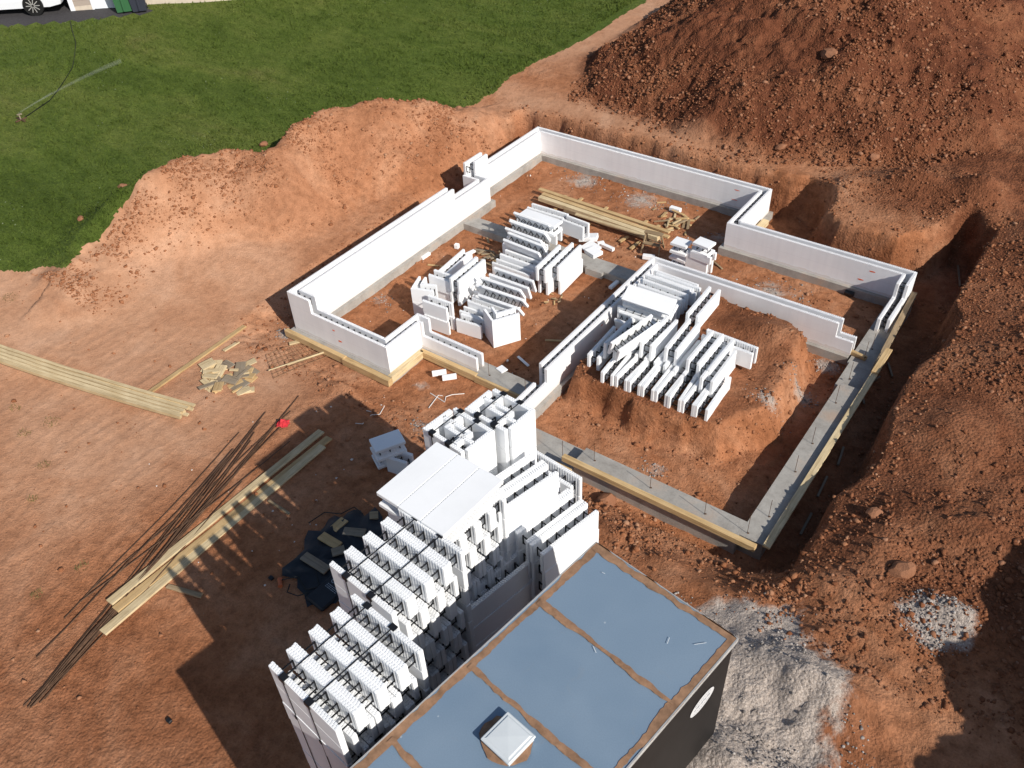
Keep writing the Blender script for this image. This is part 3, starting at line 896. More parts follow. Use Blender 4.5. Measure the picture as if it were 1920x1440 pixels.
# ---- strapped bundles beside the trailer
def bundle(o, yaw, ztop, courses, cols, sx, sz, st, where, group, skip=()):
    c, s = math.cos(math.radians(yaw)), math.sin(math.radians(yaw))
    for k in range(courses):
        for j in range(cols):
            if k % 2 and j == cols - 1:
                for nm_, ly in (('near', 0.0), ('far', cols * T * st - PT * st)):
                    e = empty('foam_sheet', (o[0] - s * ly, o[1] + c * ly, ztop - (k + 1) * H * sz), math.radians(yaw))
                    pnl = inst('panel', P_OUT, e); pnl.scale = (sx, st, sz * .999)
                    tag(e, 'loose foam sheet, %s, %s face of the %s' % (ORD[k] + ' course down', nm_, where), 'foam sheet', group)
                continue
            lx, ly = L * sx / 2, (j + (1.0 if k % 2 else .5)) * T * st
            x, y = o[0] + c * lx - s * ly, o[1] + s * lx + c * ly
            off = rng.normal(0, .008, 2) if k else (0, 0)
            lev = 'top course' if k == 0 else ORD[k] + ' course down'
            col = ['near', 'second', 'third', 'far'][j] if cols == 4 else ORD[j]
            place((x + off[0], y + off[1], ztop - (k + 1) * H * sz), yaw, 'foam block, %s, %s column of the %s' % (lev, col, where), group, scale=(sx, st, sz * .999))

def strap(o, yaw, ztop, frac, width, length, zbot, where):
    """black strap over a bundle with a corner guard at each edge"""
    c, s = math.cos(math.radians(yaw)), math.sin(math.radians(yaw))
    e = empty('strap', (o[0], o[1], ztop), math.radians(yaw))
    m = MB(); lx = length * frac
    m.box(lx - .009, lx + .009, -.006, width + .006, .004, .009)
    m.box(lx - .009, lx + .009, -.009, -.004, zbot - ztop, .009)
    m.box(lx - .009, lx + .009, width + .004, width + .009, zbot - ztop, .009)
    m.box(lx - .02, lx + .02, -.022, -.004, -.95, -.88)
    m.build('band', MAT['tie'], e)
    for y0 in (-.012, width - .075):
        g_ = MB(); g_.box(lx - .055, lx + .055, y0, y0 + .088, .009, .016)
        if y0 < 0: g_.box(lx - .055, lx + .055, -.018, -.010, -.06, .016)
        g_.build('corner_guard', MAT['tie'], e)
    tag(e, where, 'strap', 'black straps round the bundles')

SX, SZ, ST = 1.325 / L, 0.425 / H, 0.3525 / T
B1 = (9.86, -8.60); B2 = (9.15, -6.91)
bundle(B1, -6.0, 4.32, 10, 4, SX, SZ, ST, 'bundle nearest the camera', 'blocks of the bundle nearest the camera')
bundle(B2, -5.6, 4.00, 10, 4, SX, SZ, ST, 'bundle behind the nearest one', 'blocks of the second bundle')
WB = 4 * T * ST
strap(B1, -6, 4.32, .22, WB, L * SX, .6, 'black strap round the left third of the nearest bundle')
strap(B1, -6, 4.32, .60, WB, L * SX, .6, 'black strap round the right half of the nearest bundle')
strap(B2, -5.6, 4.0, .27, WB, L * SX, .3, 'black strap round the left part of the second bundle')
strap(B2, -5.6, 4.0, .66, WB, L * SX, .3, 'black strap round the right part of the second bundle')

# ---- stack under the three flat blocks
B3 = (8.93, -5.50)
bundle(B3, -5.0, 3.70, 9, 4, SX, SZ * 1.0, ST * .93, 'stack under the flat blocks', 'blocks of the stack under the flat blocks')
for j in range(3):
    p = Vector((B3[0] - .07 + .47 * (j + .5), B3[1] + .62 - .03 * j, 0))
    place((p.x, p.y, 3.72 + T / 2), 87, 'white foam block lying flat on the tall stack, %s from the left' % ORD[j],
          'flat blocks on the tall stack', tilt=90, anchor=(0, 0, H / 2), scale=(1.05, 1.0, 1.03))
# ---- tall stacks of corner blocks
def corner_stack(o, yaw, ztop, courses, hz, nm):
    c, s = math.cos(math.radians(yaw)), math.sin(math.radians(yaw))
    A, B = .96, .72
    for k in range(courses):
        lev = 'top course' if k == 0 else ORD[k] + ' course down'
        z = ztop - (k + 1) * hz
        place((o[0], o[1], z), yaw, 'L-shaped corner block, camera-side one, %s of the %s corner stack' % (lev, nm), 'corner blocks in the %s corner stack' % nm, kind='corner', scale=(1, 1, hz / H * .999), cat='corner block')
        place((o[0] + c * A - s * B, o[1] + s * A + c * B, z), yaw + 180, 'L-shaped corner block, house-side one, %s of the %s corner stack' % (lev, nm), 'corner blocks in the %s corner stack' % nm, kind='corner', scale=(1, 1, hz / H * .999), cat='corner block')
corner_stack((8.45, -4.03), -6.5, 4.0, 8, .44, 'nearer')
corner_stack((8.74, -3.28), -4.5, 4.0, 9, .44, 'farther')
for o_, yw, fr, nm in (((8.45, -4.03), -6.5, .22, 'black strap round the left of the nearer corner stack'), ((8.45, -4.03), -6.5, .62, 'black strap round the right of the nearer corner stack'),
                       ((8.74, -3.28), -4.5, .30, 'black strap round the left of the farther corner stack'), ((8.74, -3.28), -4.5, .68, 'black strap round the right of the farther corner stack')):
    strap(o_, yw, 4.0, fr, .72, .96, .4, nm)

# ---- rows of blocks running away from the camera, beside the tall stacks
def yrow(px, ztop, n, courses, yaw, where, group, hz=.46, corner='near'):
    """px: photo point of the near top outer corner of the panel nearest the trailer"""
    p = at(px[0], px[1], ztop)
    c, s = math.cos(math.radians(yaw)), math.sin(math.radians(yaw))
    for k in range(courses):
        for j in range(n):
            lx, ly = L / 2, (j + .5) * T
            place((p.x + c * lx - s * ly + rng.normal(0, .008), p.y + s * lx + c * ly + rng.normal(0, .012), ztop - (k + 1) * hz), yaw + rng.normal(0, .3),
                  'foam block, %s, %s from the trailer, %s' % ('top course' if k == 0 else ORD[k] + ' course down', ORD[j], where), group, scale=(1, 1, hz / H * .999))
yrow((935, 964), 3.40, 2, 6, 77, 'middle row stack', 'blocks of the middle row stack')
yrow((1019, 1040), 2.75, 3, 4, 78.5, 'low row stack', 'blocks of the low row stack')
yrow((882, 1146), 2.2, 1, 3, 79.5, 'row in shade by bundles', 'blocks in shade by the trailer', hz=.5)
for k in range(5):
    p = at(1076, 906, 2.55)
    place((p.x - .62, p.y + .12, 2.55 - (k + 1) * .46), -6, 'foam block, %s, crosswise at house end of the row stacks' % ('top course' if k == 0 else ORD[k] + ' course down'), 'crosswise blocks behind the row stacks')

# ------------------------------------------------------------------ foundation walls
pt = .075; tw = .297
def foam_wall(label, outer, inner, ties, axis_, zrow, marks=None):
    """outer / inner: lists of boxes (x0,x1,y0,y1,z1) standing on z=0; ties: list of positions along the run with top height"""
    e = empty('foam_wall', (0, 0, 0))
    for nm, boxes in (('outer_panel', outer), ('inner_panel', inner)):
        m = MB()
        for x0, x1, y0, y1, z1 in boxes:
            m.box(x0, x1, y0, y1, 0.001, z1 - .014)
            along = 'x' if (x1 - x0) > (y1 - y0) else 'y'
            ln = (x1 - x0) if along == 'x' else (y1 - y0)
            for i in range(int(ln / .05)):
                a = i * .05
                if along == 'x':
                    m.box(x0 + a + .006, x0 + a + .032, y0 + .006, y0 + .034, z1 - .014, z1); m.box(x0 + a + .02, x0 + a + .046, y0 + .041, y0 + .069, z1 - .014, z1)
                else:
                    m.box(x0 + .006, x0 + .034, y0 + a + .006, y0 + a + .032, z1 - .014, z1); m.box(x0 + .041, x0 + .069, y0 + a + .02, y0 + a + .046, z1 - .014, z1)
        m.build(nm, MAT['wall'], e)
    for (x, y, z) in ties:
        t = inst('tie', WTIE, e)
        t.location = (x, y, z)
        t.rotation_euler = (0, 0, 0 if axis_ == 'x' else math.radians(-90))
    tag(e, label, 'foundation wall', 'foam foundation walls')
    return e
PT_S = PT; PT = pt
WTIE = setmat(tie_mesh(tw, .41, .46), 'tie'); PT = PT_S
def tx(x0, x1, y, z):   # ties of a run along x: y of outer face
    return [(x0 + .1 + .2 * i, y, z) for i in range(int((x1 - x0 - .1) / .2) + 1)]
def ty(y0, y1, x, z):   # run along y: outer face x (ties cross towards +x)
    return [(x, y0 + .1 + .2 * i, z) for i in range(int((y1 - y0 - .1) / .2) + 1)]
h1, h2, h3 = .405, .81, 1.215
x1, y1, x2, y3, jg = 3.394, 1.234, 5.183, 8.285, .542
yB, xBR, y2w, x2w, xm, ym = 12.202, 8.079, 9.989, 13.02, 6.855, 7.056
# left wall (front part), three courses
foam_wall('tall white foam wall along the left with three courses, lit inside', [(0, pt, 0, 6.52, h3), (0, pt, 6.52, 7.98, h2)],
          [(tw - pt, tw, tw - pt, 6.56, h3), (tw - pt, tw, 6.56, y3 - .0, h2)], ty(.35, 6.4, 0, h2) + ty(6.5, 7.8, 0, h1), 'y', 0)
foam_wall('white foam front wall on the left stepping from three courses to two', [(pt, .80, 0, pt, h3), (.80, x1 - pt, 0, pt, h2)],
          [(tw, .80, tw - pt, tw, h3), (.80, x1 - tw, tw - pt, tw, h2)], tx(.12, .7, 0, h2) + tx(.8, x1 - .3, 0, h1), 'x', 0)
foam_wall('short white foam return wall joining the front wall to the low entry wall', [(x1 - pt, x1, 0, y1, h2)],
          [(x1 - tw, x1 - tw + pt, tw - pt, y1 + tw, h2)], ty(.25, y1 + .15, x1 - tw, h1), 'y', 0)
foam_wall('low white foam entry wall of one course beside the door gap', [(x1 - pt, x1 + .08, y1, y1 + pt, h2), (x1 + .08, x2, y1, y1 + pt, h1)],
          [(x1 - tw + pt, x1 + .12, y1 + tw - pt, y1 + tw, h2), (x1 + .12, x2, y1 + tw - pt, y1 + tw, h1)], tx(x1 + .1, x2 - .05, y1, 0) , 'x', 0)
# the jog and the back left wall
foam_wall('short white foam jog wall crossing the left side', [(-jg, pt - .001, 7.985, 7.985 + pt, h2)], [(-jg + tw, tw - pt, y3 - pt, y3, h2)], tx(-jg + .2, 0, 7.985, h1), 'x', 0)
foam_wall('white foam wall at the far left with one raised block', [(-jg, -jg + pt, 7.985 + pt, 8.95, h3), (-jg, -jg + pt, 8.95, yB, h2)],
          [(-jg + tw - pt, -jg + tw, y3, 8.95, h3), (-jg + tw - pt, -jg + tw, 8.95, yB - tw + pt, h2)], ty(8.0, 8.85, -jg, h2) + ty(8.95, yB - .3, -jg, h1), 'y', 0)
foam_wall('long white foam wall at the back below the cut bank', [(-jg + pt, xBR, yB - pt, yB, h2)], [(-jg + tw, xBR - tw, yB - tw, yB - tw + pt, h2)], tx(-jg + .2, xBR - .3, yB - tw, h1), 'x', 0)
foam_wall('short white foam return wall at the back with dark ties showing', [(xBR - pt, xBR, y2w - .001, yB - pt, h2)], [(xBR - tw, xBR - tw + pt, y2w - tw, yB - tw + pt, h2)], ty(y2w - .2, yB - .3, xBR - tw, h1), 'y', 0)
foam_wall('long white foam wall behind the right room below the dark bank', [(xBR - pt + pt, x2w, y2w - pt, y2w, h2)], [(xBR - tw + pt, x2w - tw, y2w - tw, y2w - tw + pt, h2)], tx(xBR + .1, x2w - .3, y2w - tw, h1), 'x', 0)
foam_wall('short stepped white foam wall at the right corner running toward camera', [(x2w - pt, x2w, 9.25, y2w - pt, h2), (x2w - pt, x2w, 8.15, 9.25, h1)], [(x2w - tw, x2w - tw + pt, 9.2, y2w - tw + pt, h2), (x2w - tw, x2w - tw + pt, 8.05, 9.2, h1)],
          ty(9.2, y2w - .3, x2w - tw, h1) + ty(8.1, 9.2, x2w - tw, 0), 'y', 0)
foam_wall('white foam wall between middle and right rooms, running away from camera', [(xm, xm + pt, 1.55, ym, h2), (xm, xm + pt, .35, 1.3, h1)], [(xm + tw - pt, xm + tw, 1.45, ym - tw, h2), (xm + tw - pt, xm + tw, .1, 1.45, h1)],
          ty(1.5, ym - .3, xm, h1) + ty(.2, 1.45, xm, 0), 'y', 0)
foam_wall('white foam cross wall behind the soil pad, stepping down at its right end', [(xm + pt, 12.16, ym - pt, ym, h2), (12.16, 12.56, ym - pt, ym, h1)], [(xm + tw - pt, 12.12, ym - tw, ym - tw + pt, h2), (12.12, 12.56, ym - tw, ym - tw + pt, h1)],
          tx(xm + .35, 12.1, ym - tw, h1) + tx(12.15, 12.5, ym - tw, 0), 'x', 0)

# orange spray marks on the walls
def mark(face, u, z, du, dz, c, label):
    m = MB()
    def ell(u0, z0, a, b, n=12):
        return [(u0 + a * math.cos(2 * math.pi * i / n) * (1 + .15 * random.uniform(-1, 1)), z0 + b * math.sin(2 * math.pi * i / n)) for i in range(n)]
    for k in range(3):
        p = ell(u + random.uniform(-.3, .3) * du, z + random.uniform(-.25, .25) * dz, du * random.uniform(.55, .8), dz * random.uniform(.35, .6))
        if face == '-y': vs = [(a, c - .003 - .001 * k, b) for a, b in p]
        else: vs = [(c + .003 + .001 * k, a, b) for a, b in p]
        m.add(vs, [tuple(range(len(vs)))])
    tag(m.build('paint_mark', MAT['paint']), label, 'paint mark', 'orange spray marks on the foam walls')
mark('-y', 1.55, .58, .07, .03, 0, 'orange spray mark high on the left front wall'); mark('-y', 1.72, .30, .08, .04, 0, 'orange spray mark low on the left front wall')
mark('-y', 7.1, .62, .13, .02, yB - tw, 'red streak high on the back wall near the shadow'); mark('-y', 7.05, .28, .12, .025, yB - tw, 'red streak low on the back wall inside the shadow')
mark('-y', 12.0, .62, .10, .03, y2w - tw, 'orange smear high on the right back wall'); mark('-y', 11.75, .28, .10, .035, y2w - tw, 'red smear low in shade on the right back wall')
mark('+x', 3.9, .55, .06, .03, xm + tw, 'faint red mark high on the shaded middle wall'); mark('+x', 3.6, .25, .05, .02, xm + tw, 'faint red mark low on the shaded middle wall')

# ------------------------------------------------------------------ footings
def footing(label, boxes):
    m = MB()
    for x0, x1_, y0, y1_, z0, z1 in boxes: m.box(x0, x1_, y0, y1_, z0, z1)
    o = m.build('footing', MAT['concrete'])
    return tag(o, label, 'concrete footing', 'concrete footings under the walls')
fw = .11
footing('grey concrete footing under the left side walls', [(-fw, tw + fw, -fw, y3 + fw, -.4, 0), (-jg - fw, -fw - .001, 7.985 - fw, yB + fw, -.4, -.001), (-fw, -jg + tw + fw, y3 + fw, yB - tw - fw, -.4, -.002)])
footing('grey concrete footing under the left front and entry walls', [(tw + fw, x1 - tw - fw, -fw, tw + fw, -.4, -.001), (x1 - tw - fw, x1 + fw, -fw, y1 + tw + fw, -.4, 0), (x1 + fw, xm - fw, y1 - fw, y1 + tw + fw, -.4, -.001)])
footing('grey concrete footing under the long back wall', [(-fw, xBR + fw, yB - tw - fw, yB + fw, -.4, -.003), (xBR - tw - fw, xBR + fw, y2w - tw - fw, yB - tw - fw, -.4, 0)])
footing('grey concrete footing under the wall behind the right room', [(xBR + fw, x2w + fw, y2w - tw - fw, y2w + fw, -.4, -.001)])
footing('grey concrete footing under the middle and cross walls', [(xm - fw, xm + tw + fw, -.1, ym + fw, -.4, -.001), (xm + tw + fw, 12.55, ym - tw - fw, ym + fw, -.4, -.002)])
footing('flat grey concrete footing strip crossing the left rooms', [(tw + fw, xm - fw, 6.72, 7.25, -.4, -.02), (4.95, 5.5, 6.62, 6.72, -.4, -.021)])
footing('low grey concrete footing beside the block stacks at the front', [(xm + tw + fw, 9.0, -.3, .38, -.4, -.004)])
footing('raised grey concrete footing along the right front', [(9.0, 12.78, -.27, .26, -.3, .25)])
footing('grey concrete footing on the right side stepping up toward camera', [(12.78, 13.27, -.12, 5.35, -.3, .251), (12.68, 13.27, 5.35, 6.45, -.3, .12), (12.6, 13.2, 6.45, y2w - tw - fw - .001, -.3, 0)])
# ------------------------------------------------------------------ form boards
def bar(name, a, b, wd, th, mat, label, cat, group, up=(0, 0, 1)):
    a = Vector(a); b = Vector(b); d = b - a
    m = MB(); ln = d.length
    m.cbox(0, ln, -wd / 2, wd / 2, -th / 2, th / 2, min(.006, th * .2))
    o = m.build(name, MAT[mat])
    x = d.normalized(); z = Vector(up) - x * Vector(up).dot(x)
    if z.length < 1e-4: z = Vector((1, 0, 0))
    z.normalize(); y = z.cross(x)
    R = Matrix((x, y, z)).transposed().to_4x4()
    o.location = a; o.rotation_euler = R.to_euler()
    return tag(o, label, cat, group)
FB = 'wooden form boards along the footings'
bar('form_board', (-.2, -.18, -.08), (2.0, -.18, -.08), .13, .2, 'wood', 'yellow form board along the left front wall, house corner half', 'form board', FB)
bar('form_board', (1.95, -.19, -.10), (3.56, -.19, -.10), .15, .2, 'wood', 'yellow form board along the left front wall, half by the entry corner', 'form board', FB)
bar('form_board', (3.47, -.1, -.09), (3.47, 1.13, -.09), .14, .2, 'pale', 'pale form board at the foot of the short return wall', 'form board', FB)
bar('form_board', (3.44, 1.13, -.09), (5.25, 1.13, -.09), .13, .2, 'wood', 'yellow form board in front of the low entry wall', 'form board', FB)
bar('form_board', (5.2, 1.12, -.11), (6.7, 1.12, -.11), .12, .2, 'wood', 'yellow form board across the door gap by the middle wall', 'form board', FB)
bar('form_board', (7.3, -.36, -.02), (8.98, -.36, -.02), .13, .16, 'wood', 'yellow form board on the low footing behind the block stacks', 'form board', FB)
bar('form_board', (8.76, -.315, .31), (13.2, -.315, .31), .12, .14, 'wood', 'long yellow form board on the raised right front footing', 'form board', FB)
bar('form_board', (13.36, -.2, .33), (13.36, 6.2, .33), .15, .06, 'pale', 'long pale form board along the right footing', 'form board', FB)
bar('form_board', (13.36, 5.95, .385), (13.36, 7.0, .385), .16, .05, 'wood', 'short yellow plank overlapping the right form boards', 'form board', FB)
bar('form_board', (13.28, 6.3, .1), (13.1, 10.0, .1), .14, .2, 'old', 'dull form board along the right footing toward the back corner', 'form board', FB)
bar('form_board', (xBR + .17, 10.2, .03), (xBR + .17, 11.6, .03), .2, .16, 'pale', 'pale board at the foot of the back return wall', 'form board', FB)
bar('form_board', (12.2, ym - .15, .06), (12.95, ym - .28, .06), .1, .1, 'wood', 'short wooden brace at the end of the cross wall', 'form board', FB)
for px, py, qx, qy, lb in ((1796,498,1800,536,'thin grey stake leaning in the far corner of the right trench'),(1665,680,1673,706,'grey stake beside the right footing near the plank overlap'),(1616,732,1620,757,'grey stake under the long right form board'),(1650,706,1625,722,'grey stick lying across the trench below the overlap'),
                           (1582,838,1571,872,'grey stake in the middle of the right trench'),(1551,893,1533,931,'grey stake in the right trench toward camera'),(1522,962,1501,1002,'grey stake at the shaded end of the right trench')):
    a, b = at(px, py, -.15), at(qx, qy, -.19)
    bar('stake', a, b, .05, .04, 'greywood', lb, 'stake', 'stakes in the right trench')

# ------------------------------------------------------------------ dowels
def dowel(px, py, z, hgt, label, lean=0):
    p = at(px, py, z); m = MB()
    m.tube([(0, 0, -.05), (0, 0, hgt * .5), (lean, lean * .4, hgt)], .0055, 6)
    m.tube([(0, 0, .004), (.03, .02, .006)], .016, 5)
    o = m.build('rebar_dowel', MAT['steel']); o.location = p
    tag(o, label, 'rebar dowel', 'upright rebar dowels in the footings')
dowel(1055, 860, 0, .55, 'thin rebar dowel on the low footing by the shadow')
dowel(1114, 864, .25, .45, 'rebar dowel at the left end of the raised front footing')
dowel(1219, 915, .25, .45, 'rebar dowel second from the left on the raised front footing')
dowel(1321, 964, .25, .45, 'rebar dowel third from the left on the raised front footing')
dowel(1401, 1000, .25, .62, 'tall rebar dowel at the right front footing corner')
dowel(1441, 969, .25, .5, 'rebar dowel just past the right front footing corner')
dowel(1490, 885, .25, .5, 'rebar dowel in the shadow patch of the right footing')
dowel(1522, 832, .25, .5, 'rebar dowel midway along the right footing')
dowel(1566, 756, .25, .55, 'rebar dowel in the sun on the right footing below the step')
dowel(1592, 710, .25, .5, 'rebar dowel at the step of the right footing')
dowel(1621, 670, .12, .5, 'rebar dowel by the cross wall end brace')
dowel(1634, 655, 0, .5, 'rebar dowel on the lowest part of the right footing')
dowel(1656, 616, 0, .3, 'rebar dowel at the foot of the stepped right wall')
dowel(917, 704, 0, .5, 'rebar dowel in the door gap by the low entry wall')
dowel(986, 752, 0, .75, 'rebar dowel beside the notched end of the middle wall')
dowel(845, 648, .1, .75, 'rebar dowel standing in the low entry wall')

# ------------------------------------------------------------------ enclosed trailer
te = empty('enclosed_trailer', (12.054, -4.415, 0), math.radians(-7.862))
TW, TL, ZT, ZB = 2.349, 5.4, 3.9, 1.44
m = MB(); m.box(.02, TW - .02, -TL, -.02, ZB, ZT - .03)
body = m.build('body', MAT['black'], te)
m = MB(); m.box(0, TW, -TL - .02, 0, ZT - .03, ZT)
m.build('roof', MAT['roof'], te)
for x0, x1_ in ((TW + .001, TW + .018), (-.018, -.001)):
    m = MB(); m.box(x0, x1_, -TL, 0, ZT - .075, ZT + .012)
    m.box(x0 + .003, x1_ + .006, -TL, 0, ZT - .045, ZT - .03)
    m.build('edge_rail', MAT['rail'], te)
m = MB(); m.box(-.018, TW + .018, .001, .018, ZT - .07, ZT + .010); m.build('edge_rail', MAT['rail'], te)
def smear(pts, wd, z, parent, seed=0, nm='sealant_strip'):
    """a strip with ragged edges along a line"""
    m = MB(); rr = random.Random(seed)
    vs = []; n = len(pts)
    a = Vector(pts[0]); b = Vector(pts[1]); d = (b - a); L_ = d.length; d.normalize(); s = Vector((-d.y, d.x))
    k = int(L_ / .05)
    w1 = w2 = wd / 2
    for i in range(k + 1):
        p = a + d * L_ * i / k
        w1 += rr.uniform(-1, 1) * wd * .16; w2 += rr.uniform(-1, 1) * wd * .16
        w1 = min(max(w1, wd * .25), wd * .75); w2 = min(max(w2, wd * .25), wd * .75)
        vs.append((p.x - s.x * w1, p.y - s.y * w1, z)); vs.append((p.x + s.x * w2, p.y + s.y * w2, z))
    m.add(vs, [(2 * i, 2 * i + 2, 2 * i + 3, 2 * i + 1) for i in range(k)])
    return m.build(nm, MAT['sealant'], parent)
TLR = TL
for j, (q, wd) in enumerate((((( .055, -TL), (.055, 0)), .10), (((TW - .06, -TL), (TW - .06, 0)), .11), (((0, -.06), (TW, -.06)), .11))):
    smear([Vector(v) for v in q], wd, ZT + .004 + j * .003, te, 3 + j)
for j, yy in enumerate((-1.29, -2.61, -3.93)):
    smear([Vector((.06, yy)), Vector((TW - .06, yy))], .085, ZT + .015 + j * .0002, te, 20 + j)
# roof vent
pv = at(953, 1384, ZT + .1)
loc = te.matrix_world.inverted() if False else None
ang = math.radians(-7.862); dx, dy = pv.x - 12.054, pv.y + 4.415
vx, vy = dx * math.cos(-ang) - dy * math.sin(-ang), dx * math.sin(-ang) + dy * math.cos(-ang)
patch = MB()
ply = [(vx - .03 + .29 * math.cos(t) * (1.15 if abs(math.cos(t)) > .7 else 1), vy - .02 + .29 * math.sin(t)) for t in np.linspace(0, 2 * math.pi, 24, endpoint=False)]
ply = [(x + random.uniform(-.02, .02), y + random.uniform(-.02, .02)) for x, y in ply]
patch.add([(x, y, ZT + .019) for x, y in ply], [tuple(range(24))])
patch.build('sealant_patch', MAT['sealant'], te)
rv = MB(); s_ = .235
rv.box(vx - s_ + .02, vx + s_ - .02, vy - s_ + .02, vy + s_ - .02, ZT + .02, ZT + .09)
vent = rv.build('roof_vent', MAT['vent'], te)
rv = MB()
rv.cbox(vx - s_, vx + s_, vy - s_, vy + s_, ZT + .091, ZT + .125, .012)
z0, z1 = ZT + .1255, ZT + .165
q = s_ - .035
rv.add([(vx - q, vy - q, z0), (vx + q, vy - q, z0), (vx + q, vy + q, z0), (vx - q, vy + q, z0), (vx - q + .02, vy - q + .02, z0 + .012), (vx + q - .02, vy - q + .02, z0 + .012), (vx + q - .02, vy + q - .02, z0 + .012), (vx - q + .02, vy + q - .02, z0 + .012), (vx, vy, z1 - .020)],
       [(0, 1, 5, 4), (1, 2, 6, 5), (2, 3, 7, 6), (3, 0, 4, 7), (4, 5, 8), (5, 6, 8), (6, 7, 8), (7, 4, 8)])
rv.build('vent_lid', MAT['vent'], vent)
# oval white sign with faint lettering on the right side
ov = MB(); oy, oz = -.62, 3.13
ov.add([(TW - .012, oy + .27 * math.cos(t), oz + .17 * math.sin(t)) for t in np.linspace(0, 2 * math.pi, 36, endpoint=False)], [tuple(range(36))])
sg = ov.build('oval_sign', MAT['print'], te)
ln = MB()
for i in range(9):
    y0 = oy - .18 + i * .04
    ln.box(TW - .0115, TW - .010, y0, y0 + .03, oz - .02 + (.02 if i % 2 else 0), oz + .0 + (.03 if i % 3 else .01))
    ln.box(TW - .0115, TW - .010, y0, y0 + .02, oz - .10, oz - .085); ln.box(TW - .0115, TW - .010, y0 + .01, y0 + .035, oz + .085, oz + .10)
ln.build('lettering', MAT['grey'], sg)
for yy in (-1.9, -2.75):
    for xx in (.12, TW - .12):
        wm = MB()
        wm.tube([(xx - .1, yy, 1.13), (xx + .1, yy, 1.13)], .36, 20)
        wm.build('wheel', MAT['cable'], te)
m = MB(); m.box(.15, TW - .15, -TL + .2, -.2, 1.25, ZB - .001); m.build('chassis', MAT['cable'], te)
tag(te, 'black box trailer with a blue-grey roof streaked with brown sealant', 'trailer')
# white scuffs on roof
for i, (x, y, l_, a_) in enumerate(((2.05, -.38, .16, .9), (1.72, -.62, .10, 1.9), (.42, -.35, .05, .2), (1.1, -1.36, .10, -.5))):
    m = MB(); m.box(-l_ / 2, l_ / 2, -.004, .004, 0, .001)
    o = m.build('scuff', MAT['vent'], te); o.location = (x, y, ZT + .021); o.rotation_euler = (0, 0, a_)

# ------------------------------------------------------------------ loose piles inside the house
def pl(zx, zy, ox, oy, s):
    return (ox + zx / s, oy + zy / s)
NB = (-L / 2, -T / 2, H)       # near top left corner when the block runs along x
def xb(px, z, yaw, label, group, tilt=0, kind='long', anchor=None, roll=0, scale=(1, 1, 1)):
    Lx = L if kind == 'long' else .72
    return place(at(px[0], px[1], z), yaw, label, group, kind=kind, tilt=tilt, roll=roll, anchor=anchor or (-Lx / 2, -T / 2, H), scale=scale)
GA = 'loose blocks in the pile at the middle of the left rooms'
A_ = lambda x, y: pl(x, y, 900, 370, 8)
# back pair, two high
for k in (0, 1):
    lv = 'upper' if k == 0 else 'lower'
    xb(A_(700, 150), .68 - k * .45, 1, 'foam block at the far end of the left room pile, %s one, left of two' % lv, GA)
    xb(A_(1215, 330), .68 - k * .45, -4, 'foam block standing at the far right end of the left room pile, %s one' % lv, GA, kind='long', scale=(.62, 1, 1), anchor=(-L / 2, -T / 2, H))
LIE = 90
FL = (-L / 2, -T / 2, H)       # lying: outer face up
xb(A_(560, 262), 1.00, -1, 'foam block lying flat on top of the left room pile', GA, tilt=-90, anchor=(-L / 2, -T / 2, 0))
xb(A_(600, 330), .66, -1, 'foam block upright below the flat one on the left room pile', GA)
xb(A_(430, 350), .88, -2, 'foam block tipped back with six dark ties, first below the flat one', GA, tilt=34)
xb(A_(365, 470), .76, -2, 'foam block tipped back in the left room pile, second below the flat one', GA, tilt=32)
xb(A_(335, 640), .66, -3, 'foam block tipped back at mid slope of the left room pile', GA, tilt=26)
xb(A_(330, 690), .40, 0, 'upright foam block below the tipped ones in the left room pile', GA)
for i, (zx, zy) in enumerate(((600, 330), (430, 430), (380, 560), (350, 650))):
    p = at(*A_(zx, zy), .22)
    place((p.x + .62, p.y + .35, -.2), -1, 'foam block on the floor under the left room pile, %s from the far end' % ORD[i], GA)
xb(A_(290, 850), .36, 0, 'foam block with plain face in the left room pile, second from the near end', GA)
xb(A_(175, 975), .27, 1, 'foam block with plain face at the near end of the left room pile', GA, scale=(1, .8, 1.02))
def yb(px, z, yaw, label, group, tilt=0, roll=0, kind='long', scale=(1, 1, 1)):
    """block running away from camera; px is its near, right, top corner"""
    Lx = L if kind == 'long' else .72
    return place(at(px[0], px[1], z), yaw, label, group, kind=kind, tilt=tilt, roll=roll, anchor=(-Lx / 2, -T / 2, H), scale=scale)
for k in (0, 1):
    lv = 'upper' if k == 0 else 'lower'
    yb(A_(1185, 1050), .70, 94, 'foam block on end of the left room pile pointing away, right one', GA) if k == 0 else yb(A_(1210, 1260), .25, 94, 'foam block under the right one pointing away at the pile end', GA)
    yb(A_(985, 1085), .70, 94, 'foam block on end of the left room pile pointing away, left one', GA) if k == 0 else yb(A_(1020, 1270), .25, 94, 'foam block under the left one pointing away at the pile end', GA)
